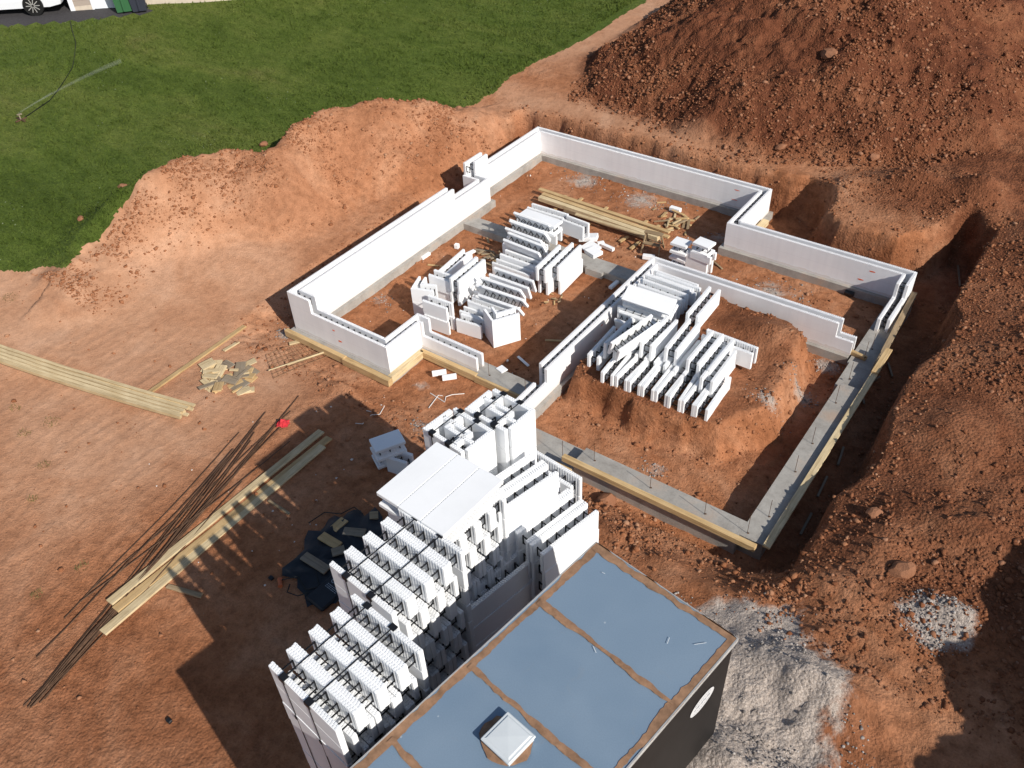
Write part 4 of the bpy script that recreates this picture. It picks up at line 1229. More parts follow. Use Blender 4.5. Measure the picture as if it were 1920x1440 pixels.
# foam offcuts beside it
GO = 'foam offcuts lying on the floor'
def offcut(px, py, z, lx, ly, lz, yaw, label, tilt=0, roll=0):
    m = MB(); m.cbox(-lx / 2, lx / 2, -ly / 2, ly / 2, 0, lz, .006)
    o = m.build('foam_offcut', MAT['foam']); o.location = at(px, py, z); o.rotation_euler = (math.radians(tilt), math.radians(roll), math.radians(yaw))
    tag(o, label, 'foam offcut', GO)
offcut(1104, 449, -.0, .55, .28, .14, 20, 'thick foam offcut leaning against the left room pile', 0, -8)
offcut(1108, 466, -.02, .50, .42, .07, -20, 'square foam offcut lying on the crossing footing', 12)
offcut(1113, 476, -.02, .42, .36, .12, -18, 'foam offcut with a dark tie on the crossing footing')
offcut(1126, 459, -.2, .22, .12, .10, 50, 'small foam offcut between two larger ones')
offcut(1139, 466, -.2, .46, .12, .10, -8, 'long narrow foam offcut at right of the offcut heap')
offcut(798, 482, -.22, .36, .11, .09, 88, 'narrow upright foam strip near the left wall')
offcut(857, 465, -.2, .13, .12, .14, 10, 'small foam cube on the left room floor')
offcut(881, 476, -.2, .38, .11, .07, 75, 'narrow foam strip beside the kindling')
offcut(1151, 536, -.2, .40, .11, .08, 88, 'foam strip behind the middle wall')
offcut(981, 678, -.2, .48, .07, .03, -20, 'thin bent white strip on the middle room floor')
offcut(941, 693, .0, .24, .2, .03, -15, 'crumpled white foam scrap at the door gap')
offcut(1216, 485, -.2, .35, .14, .12, 20, 'foam offcut half hidden behind the cross wall')
offcut(1266, 396, -.2, .36, .16, .13, 0, 'white foam offcut behind the wood scraps')
offcut(824, 703, -.17, .36, .075, .14, 46, 'small foam strip with a dark clip in front of the entry')
offcut(843, 711, -.17, .36, .075, .14, 46, 'matching foam strip in front of the entry, nearer camera')
# second cluster (near the entry)
GB = 'loose blocks in the cluster near the entry'
B_ = lambda x, y: pl(x, y, 760, 470, 7.66)
def corner2(px, z, yaw, label, group, sc_=(1, 1, 1)):
    for k in (0, 1):
        place(at(px[0], px[1], z) - Vector((0, 0, H * sc_[2] * (k + 1))), yaw, label % ('upper' if k == 0 else 'lower'), group, kind='corner', scale=sc_, cat='corner block')
corner2(B_(1245, 1020), .66, 59, 'L-shaped corner block at the near right of the entry cluster, %s one', GB, (.85, 1.0, .95))
corner2(B_(75, 540), .66, 20, 'L-shaped corner block at the left end of the entry cluster, %s one', GB, (.7, 1.0, .95))
xb(B_(720, 985), .22, 8, 'short foam block standing at the front of the entry cluster', GB, kind='short', scale=(1.05, 1, .95))
for k in (0, 1):
    xb(B_(235 + 30 * k, 715 + k * 200), .62 - k * .42, 4, 'short foam block at the front left of the entry cluster, %s one' % ('upper' if k == 0 else 'lower'), GB, kind='short', scale=(1.1, 1, .93))
    xb(B_(325, 345 + k * 160), .66 - k * .43, 4, 'foam block behind the left corner block, %s one' % ('upper' if k == 0 else 'lower'), GB, kind='short')
    yb(B_(770, 440 + 170 * k), .85 - k * .44, 92, 'tall lit foam block in the centre of the entry cluster, %s one' % ('upper' if k == 0 else 'lower'), GB, scale=(.95, 1, .97))
    yb(B_(940, 290 + 170 * k), .74 - k * .44, 92, 'foam block right of the tall one in the entry cluster, %s one' % ('upper' if k == 0 else 'lower'), GB, scale=(.5, 1, .97))
yb(B_(600, 330), .35, 95, 'foam block pointing away at the back of the entry cluster', GB)
xb(B_(1000, 505), .62, 3, 'foam block tipped back with a row of ties in the entry cluster, rear one', GB, tilt=30)
xb(B_(1190, 345), .62, 1, 'foam block with a ribbed edge at the rear right of the entry cluster', GB, tilt=18)
xb(B_(1030, 645), .56, 3, 'foam block tipped back with ties in the entry cluster, middle one', GB, tilt=34)
xb(B_(890, 720), .38, 3, 'upright foam block with ribbed top in front of the tipped ones', GB, scale=(1.02, .75, 1))
xb(B_(770, 860), .22, 4, 'low foam block behind the short front one in the entry cluster', GB, kind='short', scale=(1, .8, .93))
for i in range(3):
    p = at(*B_(1150 - 90 * i, 560 + 130 * i), .0)
    place((p.x + .5, p.y + .15, -.21), 4, 'foam block under the tipped ones in the entry cluster, %s from the rear' % ORD[i], GB)
lp = MB(); lp.box(0, .09, -.001, 0, 0, .05); lp.box(.12, .15, -.001, 0, .01, .045)

# ---- blocks on the pad of soil
GP = 'blocks piled on the soil pad'
C_ = lambda x, y: pl(x, y, 1100, 520, 8)
D_ = lambda x, y: pl(x, y, 1220, 600, 8)
pz = .52
tops = [(C_(190, 1215), .92, 92, 'first'), (C_(440, 1045), 1.30, 91, 'second'), (D_(30, 390), 1.34, 91, 'third'), (D_(260, 425), 1.36, 92, 'fourth'), (D_(405, 470), 1.34, 92, 'fifth'),
        (D_(560, 600), 1.30, 92, 'sixth'), (D_(735, 660), 1.28, 92, 'seventh'), (D_(895, 750), 1.24, 92, 'eighth')]
sel = [tops[0], tops[1], tops[2], tops[4], tops[6], tops[7]]
for i, (px, z, yaw, nm) in enumerate(sel):
    yb(px, z, yaw + rng.normal(0, .6), 'foam block in the upper row on the soil pad, %s from left' % ORD[i], GP, roll=(3 if i in (1, 2) else 0))
for i in range(8):
    p = at(1150 + i * 25.5, 705 + i * 9.2, .9)
    yb((1150 + i * 25.5, 705 + i * 9.2), .88, 91 + rng.normal(0, 3), 'foam block in the lower row on the soil pad, %s from the left' % ORD[i], GP)
yb((1338, 716), 1.18, 92, 'right-hand end foam block of the soil pad pile, upper one', GP, scale=(1, 1, 1.1))
yb((1338, 737), .68, 92, 'right-hand end foam block of the soil pad pile, lower one', GP, scale=(1, 1, 1))
place(at(*C_(500, 1120), 1.42), 74, 'long foam block thrown askew across the soil pad pile', GP, tilt=20, roll=-8, anchor=(-L / 2, -T / 2, H))
# right back pair
for k in (0, 1):
    lv = 'upper' if k == 0 else 'lower'
    xb(D_(770, 218), 1.12 - k * .44, -1, 'foam block with ribbed face at the back right of the soil pad pile, %s one' % lv, GP, anchor=(-L / 2, T / 2 - .3, H))
    yb(C_(1680, 590), 1.42 - k * .45, 92, 'foam block pointing away at the back of the soil pad pile, %s one' % lv, GP)
xb(C_(515, 322), 1.34, 2, 'foam block tipped with its broad plain face up on the soil pad pile', GP, tilt=-62, anchor=(-L / 2, -T / 2, 0))
xb(C_(555, 372), 1.10, 1, 'foam block under the tipped one on the soil pad pile', GP)
xb(C_(465, 505), 1.00, 1, 'foam block with three ties showing at the left of the soil pad pile', GP, tilt=16)
xb(C_(405, 640), .90, 2, 'flared foam block by the middle wall on the soil pad pile', GP, tilt=22, scale=(.7, 1, 1))
for i, (zx, zy, z) in enumerate(((800, 30, 1.0), (760, 100, 1.05), (960, 8, .95), (930, -40, .9))):
    xb(C_(zx, zy), z, -1, 'foam block with ribbed top at the back of the soil pad pile, %s row' % ['second', 'front', 'third', 'rear'][i], GP)
for i in range(4):
    place((7.98, 4.5 + .42 * i, pz - .02), 0, 'foam block on the soil under the back of the pad pile, %s from camera' % ORD[i], GP)
for i in range(5):
    place((8.05 + .5 * i, 3.55, pz - .02), 91, 'foam block on the soil behind the lower row, %s from the left' % ORD[i], GP)

# ---- small stacks beyond the cross wall
GS = 'short blocks stacked near the ladder'
E_ = lambda x, y: pl(x, y, 1210, 400, 12)
xb(E_(560, 655), .62, 0, 'short foam block lying flat on the stack beside the ladder, upper one', GS, kind='short', tilt=-90, anchor=(-.36, -T / 2, 0), scale=(.68, 1, .9))
xb(E_(530, 960), .10, -4, 'short foam block lying flat beside the ladder, lower one', GS, kind='short', tilt=-90, anchor=(-.36, -T / 2, 0), scale=(.72, 1, .9))
xb(E_(1060, 650), .80, -6, 'short foam block lying flat on the ribbed block stack', GS, kind='short', tilt=-90, anchor=(-.36, -T / 2, 0), scale=(.72, 1, .9))
xb(E_(920, 850), .45, -3, 'foam block on its side with three ties facing the cross wall', GS, kind='short', scale=(.95, 1.2, 1.45))
xb(E_(1010, 840), .52, -4, 'short foam block between the flat one and the ribbed one', GS, kind='short', scale=(.9, 1.1, .5))

# two blocks lying alone in the shade at left
GQ = 'blocks lying alone in the shade'
q_ = lambda x, y: pl(x, y, 480, 700, 3.692)
place(at(728, 836, .62), 62, 'bluish foam block lying flat alone in the stack shadow, upper one', GQ, kind='short', tilt=90, anchor=(0, 0, H / 2), scale=(.95, 1.0, 1.0))
place(at(729, 850, .28), 62, 'bluish foam block lying flat alone in the stack shadow, lower one', GQ, kind='short', tilt=90, anchor=(0, 0, H / 2), scale=(.95, .95, 1.0))
place(at(751, 869, .22), 12, 'bluish foam block standing alone in the stack shadow, nearer one', GQ, kind='short', anchor=(0, 0, H / 2), scale=(.72, 1.0, 1.15))

# ------------------------------------------------------------------ lumber
def plank(a, b, wd, th, mat, label, group, name='plank', sag=0.0, cat='plank', n=12):
    a = Vector(a); b = Vector(b); d = b - a; ln = d.length
    if sag == 0:
        return bar(name, a, b, wd, th, mat, label, cat, group)
    m = MB()
    vs = []; fs = []
    for i in range(n + 1):
        t = i / n
        x = ln * t; z = -sag * 4 * (t - .5) ** 2
        for sy, sz in ((-1, -1), (1, -1), (1, 1), (-1, 1)):
            vs.append((x, sy * wd / 2, z + sz * th / 2))
    for i in range(n):
        for k in range(4):
            fs.append((4 * i + k, 4 * i + (k + 1) % 4, 4 * i + 4 + (k + 1) % 4, 4 * i + 4 + k))
    fs.append((3, 2, 1, 0)); fs.append((4 * n, 4 * n + 1, 4 * n + 2, 4 * n + 3))
    m.add(vs, [f[::-1] for f in fs])
    o = m.build(name, MAT[mat])
    x = d.normalized(); z = Vector((0, 0, 1)) - x * x.z; z.normalize(); y = z.cross(x)
    o.location = a; o.rotation_euler = Matrix((x, y, z)).transposed().to_4x4().to_euler()
    return tag(o, label, cat, group)
G1 = 'pale planks in the long bundle at left'
names = ['back edge', 'second from the back', 'middle', 'second from the front', 'front edge']
for lay in (0, 1):
    for i in range(5):
        f = i / 4
        a = atg(-60, 640 + 26 * f, .6); b = atg(366 - 24 * f + rng.uniform(-8, 8), 771 + 20 * f, .3)
        za, zb = gz(a.x, a.y) + .10, gz(b.x, b.y) + .04
        plank((a.x, a.y, za + lay * .045 + .02), (b.x, b.y, zb + lay * .045), .082, .042, 'pale', 'pale plank in the long bundle at left, %s layer, %s' % ('lower' if lay == 0 else 'upper', names[i]), G1, sag=-.10)
a, b = atg(460, 614, .1), atg(273, 745, .2)
plank(a + Vector((0, 0, .05)), b + Vector((0, 0, .06)), .13, .045, 'wood', 'single yellow plank running up from the pale bundle toward the house', 'single boards on the dirt')
a, b = atg(420, 660, .1), atg(448, 643, .1)
plank(a + Vector((0, 0, .04)), b + Vector((0, 0, .04)), .1, .04, 'pale', 'short pale offcut right of the single plank', 'single boards on the dirt')
a, b = atg(543, 648, .0), atg(571, 641, .0)
plank(a + Vector((0, 0, .05)), b + Vector((0, 0, .05)), .12, .06, 'pale', 'short pale block in front of the left form board', 'single boards on the dirt')
G2 = 'three long boards at lower left'
Z3 = lambda x, y: (x / 2.667, 760 + y / 2.667)
for (ax, ay), (bx, by), mt, lb, lift in (((556, 1004), (1612, 145), 'pale', 'long board raised on its neighbour, nearest the rebar', .11), ((582, 1034), (1650, 172), 'wood', 'long board in the middle of the three', .07), ((520, 1148), (1618, 214), 'pale', 'long board nearest the block stacks', .07)):
    a = atg(*Z3(ax, ay), .4); b = atg(*Z3(bx, by), .2)
    plank((a.x, a.y, a.z + lift), (b.x, b.y, b.z + lift), .19, .045, mt, lb, G2)
for (ax, ay), (bx, by), lb in (((842, 905), (1015, 952), 'stick lying under the lower end of the three boards'), ((835, 912), (1010, 962), 'second stick beside the one under the three boards'), ((1345, 480), (1450, 548), 'stick under the upper end of the three boards')):
    a = atg(*Z3(ax, ay), .3); b = atg(*Z3(bx, by), .3)
    plank(a + Vector((0, 0, .03)), b + Vector((0, 0, .03)), .06, .04, 'old', lb, 'sticks under the long boards')
# inside lumber stack
G3 = 'long boards stacked in the back left room'
F_ = lambda x, y: (960 + x / 4.3636, 320 + y / 4.3636)
for i, ((ax, ay), (bx, by), z, wd, th, mt, lb) in enumerate((((225, 150), (1290, 505), -.02, .14, .06, 'wood', 'yellow board at the back of the inside lumber stack'), ((250, 190), (1285, 545), .03, .14, .06, 'wood', 'orange-brown board second from the back of the inside lumber stack'),
        ((225, 222), (1200, 555), .0, .16, .14, 'pale', 'pale thick timber in front of the inside lumber stack'), ((430, 315), (1110, 545), -.08, .13, .12, 'old', 'dull timber lying low at the front of the inside lumber stack'),
        ((520, 355), (1090, 530), .05, .11, .05, 'pale', 'short pale board on the front of the inside lumber stack'))):
    a, b = at(*F_(ax, ay), z), at(*F_(bx, by), z)
    plank(a, b, wd, th, mt, lb, G3)
for i, (x, y, dx, dy) in enumerate(((440, 205, -60, 60), (575, 225, -70, 60), (780, 300, -60, 50), (1105, 410, -60, 50), (1205, 448, -50, 40), (375, 300, -50, 40), (950, 540, -70, 40), (1050, 580, -80, 60), (640, 430, -40, 20))):
    a, b = at(*F_(x, y), -.17), at(*F_(x + dx, y + dy), -.17)
    plank(a, b, .1, .05, 'wood', 'wooden bearer under the inside lumber, %s from the back left' % ORD[i], 'short bearers under the inside lumber', name='bearer', cat='bearer')
# scraps
def scraps(n, cx, cy, rx, ry, z, lo, hi, mats, where, group, wlo=.04, whi=.09):
    for i in range(n):
        px, py = cx + rng.uniform(-1, 1) * rx, cy + rng.uniform(-1, 1) * ry
        p = atg(px, py, z); ln = rng.uniform(lo, hi); an = rng.uniform(0, math.pi)
        up = rng.uniform(0.02, .10) if i > n * .3 else .02
        d = Vector((math.cos(an), math.sin(an), rng.uniform(-.15, .15))) * ln / 2
        c = p + Vector((0, 0, up))
        wd = rng.uniform(wlo, whi); col = mats[i % len(mats)]
        word = {'pale': 'pale', 'wood': 'yellow', 'old': 'brown', 'greywood': 'grey'}[col]
        side = 'left' if px < cx - rx * .33 else ('right' if px > cx + rx * .33 else 'middle'); dep = 'far' if py < cy - ry * .33 else ('near' if py > cy + ry * .33 else 'centre')
        size_ = 'long' if ln > (lo + hi) / 2 else 'short'
        bar('wood_scrap', c - d, c + d, wd, rng.uniform(.02, .045), col, '%s %s scrap, %s %s of the %s' % (size_, word, dep, side, where), 'wood scrap', group)
scraps(36, 432, 712, 44, 26, .05, .2, .6, ['pale', 'pale', 'wood', 'greywood'], 'scrap pile by the wire mesh', 'wood scraps in the pile on the dirt', .06, .30)
scraps(30, 1266, 422, 26, 20, -.2, .2, .5, ['wood', 'pale', 'wood', 'old'], 'kindling behind the small block stacks', 'wood scraps in the back left room')
scraps(16, 921, 484, 20, 14, -.2, .25, .6, ['old', 'old', 'greywood'], 'kindling left of the room pile', 'wood scraps beside the left room pile')
scraps(10, 1040, 562, 18, 10, -.2, .08, .2, ['old', 'wood'], 'chips at the foot of the room pile', 'wood chips on the middle room floor', .02, .05)
for i, (x, y, ln, an, lb) in enumerate(((915, 452, .3, 2.4, 'loose brown board piece in the shade near the crossing footing'), (1040, 640, .5, .5, 'brown stick on the middle room floor'), (1345, 498, .5, 2.6, 'thin stick on the far right room floor'), (820, 500, .6, .35, 'orange-brown stick behind the entry cluster'),
                                        (1227, 393, .2, 1.4, 'small wood piece upright near the back wall'), (1240, 381, .3, .7, 'thin pale stick near the back wall'), (1307, 410, .25, 1.5, 'wood piece in the sun right of the kindling'), (1235, 950, .5, 2.9, 'thin stick against the raised front footing'))):
    p = atg(x, y, -.2); d = Vector((math.cos(an), math.sin(an), 0)) * ln / 2
    bar('wood_scrap', p - d + Vector((0, 0, .03)), p + d + Vector((0, 0, .03)), .06, .03, 'wood' if i % 2 else 'old', lb, 'wood scrap', 'single scraps around the rooms')

# step ladder
lad = empty('step_ladder', at(1222, 472, -.2), math.radians(8))
for sx in (-.27, .27):
    m = MB(); m.beam((sx, -.16, 0), (sx * .85, .06, .58), .03, .06); m.build('leg', MAT['old'], lad)
    m = MB(); m.beam((sx * .95, .34, 0), (sx * .85, .09, .58), .03, .05); m.build('leg', MAT['old'], lad)
m = MB(); m.box(-.28, .28, .0, .16, .58, .61); m.build('top_step', MAT['old'], lad)
m = MB(); m.box(-.24, .24, -.10, .03, .27, .30); m.build('tread', MAT['old'], lad)
m = MB(); m.beam((-.25, .25, .2), (.25, .25, .2), .03, .03); m.beam((-.26, -.09, .22), (-.25, .24, .22), .015, .015); m.beam((.26, -.09, .22), (.25, .24, .22), .015, .015); m.build('brace', MAT['old'], lad)
tag(lad, 'small brown wooden step ladder standing by the inside lumber', 'step ladder')

# ------------------------------------------------------------------ rebar on the dirt
GRB = 'long rebar rods lying on the dirt'
rods = [((45, 1325), (560, 742), .9), ((52, 1328), (548, 760), .4), ((60, 1318), (500, 775), .2), ((70, 1312), (490, 792), .6), ((58, 1322), (452, 830), -.3), ((80, 1300), (520, 790), .1), ((96, 1290), (478, 812), .5),
        ((70, 1236), (440, 845), .3), ((120, 1160), (450, 812), .2), ((75, 1320), (455, 905), .2), ((90, 1295), (525, 803), -.4), ((100, 1285), (410, 880), .1), ((64, 1325), (470, 826), .8), ((85, 1312), (430, 880), -.2), ((150, 1130), (545, 830), .3), ((110, 1262), (400, 935), .0), ((170, 1110), (545, 770), .5), ((60, 1330), (380, 960), .1)]
for i, (a, b, cv) in enumerate(rods):
    pts_ = []
    for k in range(15):
        t = k / 14
        px, py = a[0] + (b[0] - a[0]) * t, a[1] + (b[1] - a[1]) * t
        nrm = math.sin(math.pi * t) * cv * 14 + math.sin(3 * math.pi * t + i) * 1.5
        p = atg(px + nrm * .75, py + nrm * .66, .4, 4)
        pts_.append((p.x, p.y, p.z + .035 + .012 * (i % 4)))
    m = MB(); m.tube(pts_, .011, 5)
    side = ['nearest the boards', 'toward the boards', 'in the middle', 'toward the lawn'][i % 4]
    tag(m.build('rebar_rod', MAT['steel']), 'long brown rebar rod in the loose bundle on bare dirt', 'rebar rod', GRB)
# wire mesh sheet
a, b, c, d = atg(500, 668, .1), atg(585, 640, 0), atg(622, 668, 0), atg(515, 712, .1)
me_ = MB()
for i in range(12):
    t = i / 11
    p, q = a.lerp(b, t), d.lerp(c, t); me_.tube([p + Vector((0, 0, .06 + .02 * math.sin(i))), q + Vector((0, 0, .05))], .0065, 5)
for i in range(7):
    t = i / 6
    p, q = a.lerp(d, t), b.lerp(c, t); me_.tube([p + Vector((0, 0, .06)), p.lerp(q, .5) + Vector((0, 0, .09)), q + Vector((0, 0, .05))], .0065, 5)
tag(me_.build('wire_mesh', MAT['mesh']), 'brown welded wire mesh sheet on the dirt before the left front wall', 'wire mesh')
for i, (a, b, lb) in enumerate((((540, 690), (628, 660), 'thin pale lath across the wire mesh, upper'), ((505, 700), (640, 655), 'thin pale lath across the wire mesh, lower'))):
    p, q = atg(*a, 0), atg(*b, 0)
    bar('lath', p + Vector((0, 0, .1)), q + Vector((0, 0, .1)), .035, .02, 'pale', lb, 'lath', 'laths on the wire mesh')

# ------------------------------------------------------------------ tarp and things on it
TP = [(530,1082),(585,1000),(640,965),(700,958),(745,985),(750,1050),(700,1120),(655,1118),(600,1140)]
poly = [atg(*q, .35) for q in TP]
cx_ = sum(p.x for p in poly) / len(poly); cy_ = sum(p.y for p in poly) / len(poly)
m = MB(); vs = []; fs = []; RN = 8; K = 45
for r_ in range(RN + 1):
    for k in range(K):
        u = k / K * len(poly); i = int(u); f = u - i
        e_ = poly[i].lerp(poly[(i + 1) % len(poly)], f); t = r_ / RN * (1 + .10 * math.sin(k * 1.7) + .07 * math.sin(k * 3.1))
        x, y = cx_ + (e_.x - cx_) * t, cy_ + (e_.y - cy_) * t
        z = gz(x, y) + .025 + .13 * abs(float(fbm(np.array([x]), np.array([y]), .35, 3, 201)[0])) * (1 if r_ < RN else .3)
        vs.append((x, y, z))
for r_ in range(RN):
    for k in range(K):
        fs.append((r_ * K + k, r_ * K + (k + 1) % K, (r_ + 1) * K + (k + 1) % K, (r_ + 1) * K + k))
m.add(vs, [f[::-1] for f in fs])
tp = m.build('tarp', MAT['tarp'], smooth=True)
tag(tp, 'black crumpled tarpaulin on the ground left of the bundles', 'tarp')
GT = 'short boards lying on the tarp'
for (ax, ay), (bx, by), mt, lb in (((535, 1105), (620, 1030), 'wood', 'short board near the top of the tarp'), ((455, 1140), (580, 1215), 'wood', 'short yellow board at the centre of the tarp'), ((610, 1112), (760, 1125), 'greywood', 'long grey board at the right of the tarp'),
                                ((530, 1262), (620, 1235), 'greywood', 'short grey board tucked by the second bundle'), ((335, 1280), (500, 1385), 'greywood', 'grey board at the near left of the tarp'), ((790, 1005), (850, 1000), 'old', 'short board at the far right tarp edge')):
    a, b = atg(*q_(ax, ay), .45), atg(*q_(bx, by), .45)
    plank(a + Vector((0, 0, .09)), b + Vector((0, 0, .09)), .2, .045, mt, lb, GT)
a = atg(618, 1112, .4)
bag = empty('black_bag', (a.x, a.y, a.z), math.radians(-4))
m = MB(); m.cbox(-.24, .24, -.38, .38, .0, .10, .03); m.build('bag_body', MAT['tarp'], bag)
m = MB()
for i in range(20):
    t0, t1 = 2 * math.pi * i / 20, 2 * math.pi * (i + 1) / 20
    m.add([(-.08 + .05 * math.cos(t0), .2 + .05 * math.sin(t0), .102), (-.08 + .05 * math.cos(t1), .2 + .05 * math.sin(t1), .102), (-.08 + .033 * math.cos(t1), .2 + .033 * math.sin(t1), .102), (-.08 + .033 * math.cos(t0), .2 + .033 * math.sin(t0), .102)], [(0, 1, 2, 3)])
for k in range(3):
    for i in range(6):
        m.box(-.13 + .05 * i, -.095 + .05 * i + .008 * (i % 2), .09 - .035 * k, .105 - .035 * k, .101, .1025)
m.build('printed_lettering', MAT['grey'], bag)
tag(bag, 'dark sack with a faint ring emblem lying at the tarp edge', 'sack')
a = atg(526, 1088, .4)
m = MB(); m.tube([(0, 0, .04), (.12, -.10, .06)], .055, 12, taper=.035); m.tube([(.12, -.10, .06), (.15, -.125, .065)], .045, 12)
o = m.build('orange_cap', MAT['orange']); o.location = a
tag(o, 'small orange plastic nozzle lying at the left tarp edge', 'nozzle')
a = atg(509, 1085, .4); m = MB(); m.cbox(-.05, .05, -.04, .04, 0, .05, .008); o = m.build('dark_block', MAT['tie']); o.location = a
tag(o, 'small dark plastic block left of the orange nozzle', 'plastic block')
for i, (pp, lb) in enumerate((([(530, 1092), (560, 1085), (575, 1110), (600, 1105), (590, 1060)], 'black cable looping over the left tarp corner'), ([(580, 985), (610, 965), (640, 968), (665, 955), (690, 975)], 'black cable along the far tarp edge'), ([(545, 1100), (540, 1115), (560, 1122), (590, 1112)], 'black cable end hanging off the near tarp corner'))):
    q2 = [atg(*p, .4) + Vector((0, 0, .08)) for p in pp]
    sm = []
    for k in range(len(q2) - 1):
        for t in (0, .33, .66): sm.append(q2[k].lerp(q2[k + 1], t))
    m = MB(); m.tube(sm, .012, 5)
    tag(m.build('cable', MAT['cable']), lb, 'cable', 'cables on the tarp')
a = atg(318, 1353, .45); m = MB(); m.cbox(-.05, .05, -.035, .035, 0, .06, .01); o = m.build('dark_block', MAT['tie']); o.location = a
tag(o, 'small dark lump lying alone in the trailer shadow', 'plastic block')
# red cloth
a = atg(532, 798, .1); m = MB(); vs = []
for j in range(7):
    for i in range(7):
        x, y = (i - 3) * .05 * (1 - .06 * abs(j - 3)), (j - 3) * .045 * (1 - .07 * abs(i - 3))
        vs.append((x + random.uniform(-.025, .025), y + random.uniform(-.025, .025), .02 + .17 * math.exp(-(x * x + y * y) / .009) + random.uniform(0, .05)))
m.add(vs, [(7 * j + i, 7 * j + i + 1, 7 * j + i + 8, 7 * j + i + 7) for j in range(6) for i in range(6)])
o = m.build('red_cloth', MAT['red']); o.location = a; o.rotation_euler = (0, 0, .5)
tag(o, 'crumpled bright red cloth on the dirt by the rebar ends', 'cloth')
a = atg(519, 792, .1); m = MB(); m.beam((0, 0, .02), (.15, .05, .05), .09, .03); o = m.build('wood_scrap', MAT['old']); o.location = a
tag(o, 'dark brown wood piece left of the red cloth', 'wood scrap', 'single scraps around the rooms')
# white wires
for pp, lb in (([(667, 795), (680, 796), (697, 779), (712, 778), (721, 762), (714, 760)], 'thin white bent wire in the corner stack shadow'), ([(687, 771), (696, 773)], 'short white wire piece in the shadow'), ([(804, 766), (822, 742), (830, 743)], 'white wire crossing the dirt before the entry'), ([(807, 738), (834, 755), (836, 745), (848, 741), (871, 739)], 'curled white wire before the entry')):
    q2 = [atg(*p, -.1) + Vector((0, 0, .02)) for p in pp]
    sm = []
    for k in range(len(q2) - 1):
        for t in (0, .5): sm.append(q2[k].lerp(q2[k + 1], t))
    sm.append(q2[-1]); m = MB(); m.tube(sm, .011, 5)
    tag(m.build('white_wire', MAT['wire']), lb, 'wire', 'white wires on the dirt')
# dry weed tufts
weed = mat_plain('dry weed', (.17, .13, .055), .9, .1, 0, 8, .3)
for i, (px, py, sz_, lb) in enumerate(((95, 792, .22, 'largest dry weed tuft on the bare dirt below the pale planks'), (45, 812, .15, 'dry weed tuft left of the largest one'), (82, 872, .14, 'small dry weed tuft below the largest one'), (28, 765, .14, 'dry weed tuft near the left picture edge under the planks'),
                                        (62, 936, .1, 'tiny dark weed tuft alone on the lower left dirt'), (152, 1062, .13, 'weed tuft between the rebar and the left edge'), (68, 1116, .13, 'weed tuft low at left beside the wheel tracks'), (20, 558, .2, 'dry weed tuft at the far left edge near the lawn'), (146, 706, .12, 'weed tuft just under the pale plank bundle'))):
    p = atg(px, py, .5); m = MB()
    for k in range(70):
        r_, t = sz_ * math.sqrt(random.random()), random.uniform(0, 6.28); x, y = r_ * math.cos(t), r_ * math.sin(t); a2 = random.uniform(0, 6.28); hh_ = random.uniform(.02, .07)
        z_ = gz(p.x + x, p.y + y) - p.z - .01
        m.add([(x - .012 * math.cos(a2), y - .012 * math.sin(a2), z_), (x + .012 * math.cos(a2), y + .012 * math.sin(a2), z_), (x + random.uniform(-.06, .06), y + random.uniform(-.06, .06), z_ + hh_)], [(0, 1, 2)])
    o = m.build('weed_tuft', weed); o.location = p
    tag(o, lb, 'weed tuft', 'weed tufts on the bare dirt')
# drain pipe end
a = at(1592, 553, -.2); m = MB(); m.tube([(-.12, 0, .06), (.12, -.02, .07)], .07, 14); o = m.build('drain_pipe', MAT['tie']); o.location = a
tag(o, 'short black drain pipe on the floor at the right back wall', 'pipe')
# pale stick in heap
a = at(1478, 272, 1.2); bar('wood_scrap', a + Vector((0, 0, .05)), a + Vector((.5, .5, .3)), .06, .03, 'pale', 'pale stick poking from the foot of the spoil heap', 'wood scrap', 'single scraps around the rooms')

# ------------------------------------------------------------------ neighbour's house, car, bins, sprinkler
hz = gz(*at(180, 22, 3.0)[:2])
def hat(x, y): return at(x, y, hz)
A = hat(139, 27.5); Bp = hat(217, 18.5); Cp = hat(400, 0.5)
d = (Bp - A); d.z = 0; hyaw = math.atan2(d.y, d.x)
hs = empty('house', (A.x, A.y, hz - .3), hyaw)
siding = mat_plain('tan siding', (.36, .30, .255), .7); fnd = mat_plain('pale foundation band', (.52, .45, .37), .9, .2, 0, 5, .1); trim = mat_plain('white trim', (.72, .74, .78), .5); door = mat_plain('white garage door', (.74, .79, .84), .45)
ux = lambda px, py: (hat(px, py) - A).dot(d.normalized())
LA, LB, LC = ux(180, 22.5), ux(217, 18.5), ux(262, 12)
m = MB()
m.box(.12, LA - .08, 0, .2, .62, 3.2)
for k in range(12): m.box(.12, LA - .08, -.012, 0, .62 + .2 * k, .62 + .2 * k + .185)
m.box(LB, 14, .3, .5, .62, 3.2)
for k in range(12): m.box(LB, 14, .288, .3, .62 + .2 * k, .62 + .2 * k + .185)
m.box(0, .2, .2, 9, .3, 3.2)
m.build('wall', siding, hs)
m = MB(); m.box(.12, LA - .08, -.02, .19, .0, .615); m.box(LB, 14, .26, .49, 0, .615); m.build('foundation', fnd, hs)
m = MB(); m.box(-.06, .12, -.04, .2, .0, 3.2); m.box(LA - .08, LA, -.04, .2, 0, 3.2); m.build('corner_trim', trim, hs)
m = MB(); m.box(LA, LB, .06, .12, .3, 2.9)
for k in range(4): m.box(LA + .05, LB - .05, .05, .06, .35 + .6 * k, .35 + .6 * k + .52)
m.build('garage_door', door, hs)
m = MB(); m.box(-.3, 14.2, -.3, 9.2, 3.2, 3.35); m.build('roof', MAT['asphalt'], hs)
tag(hs, 'neighbouring house with tan siding, white trim and white garage door', 'house')
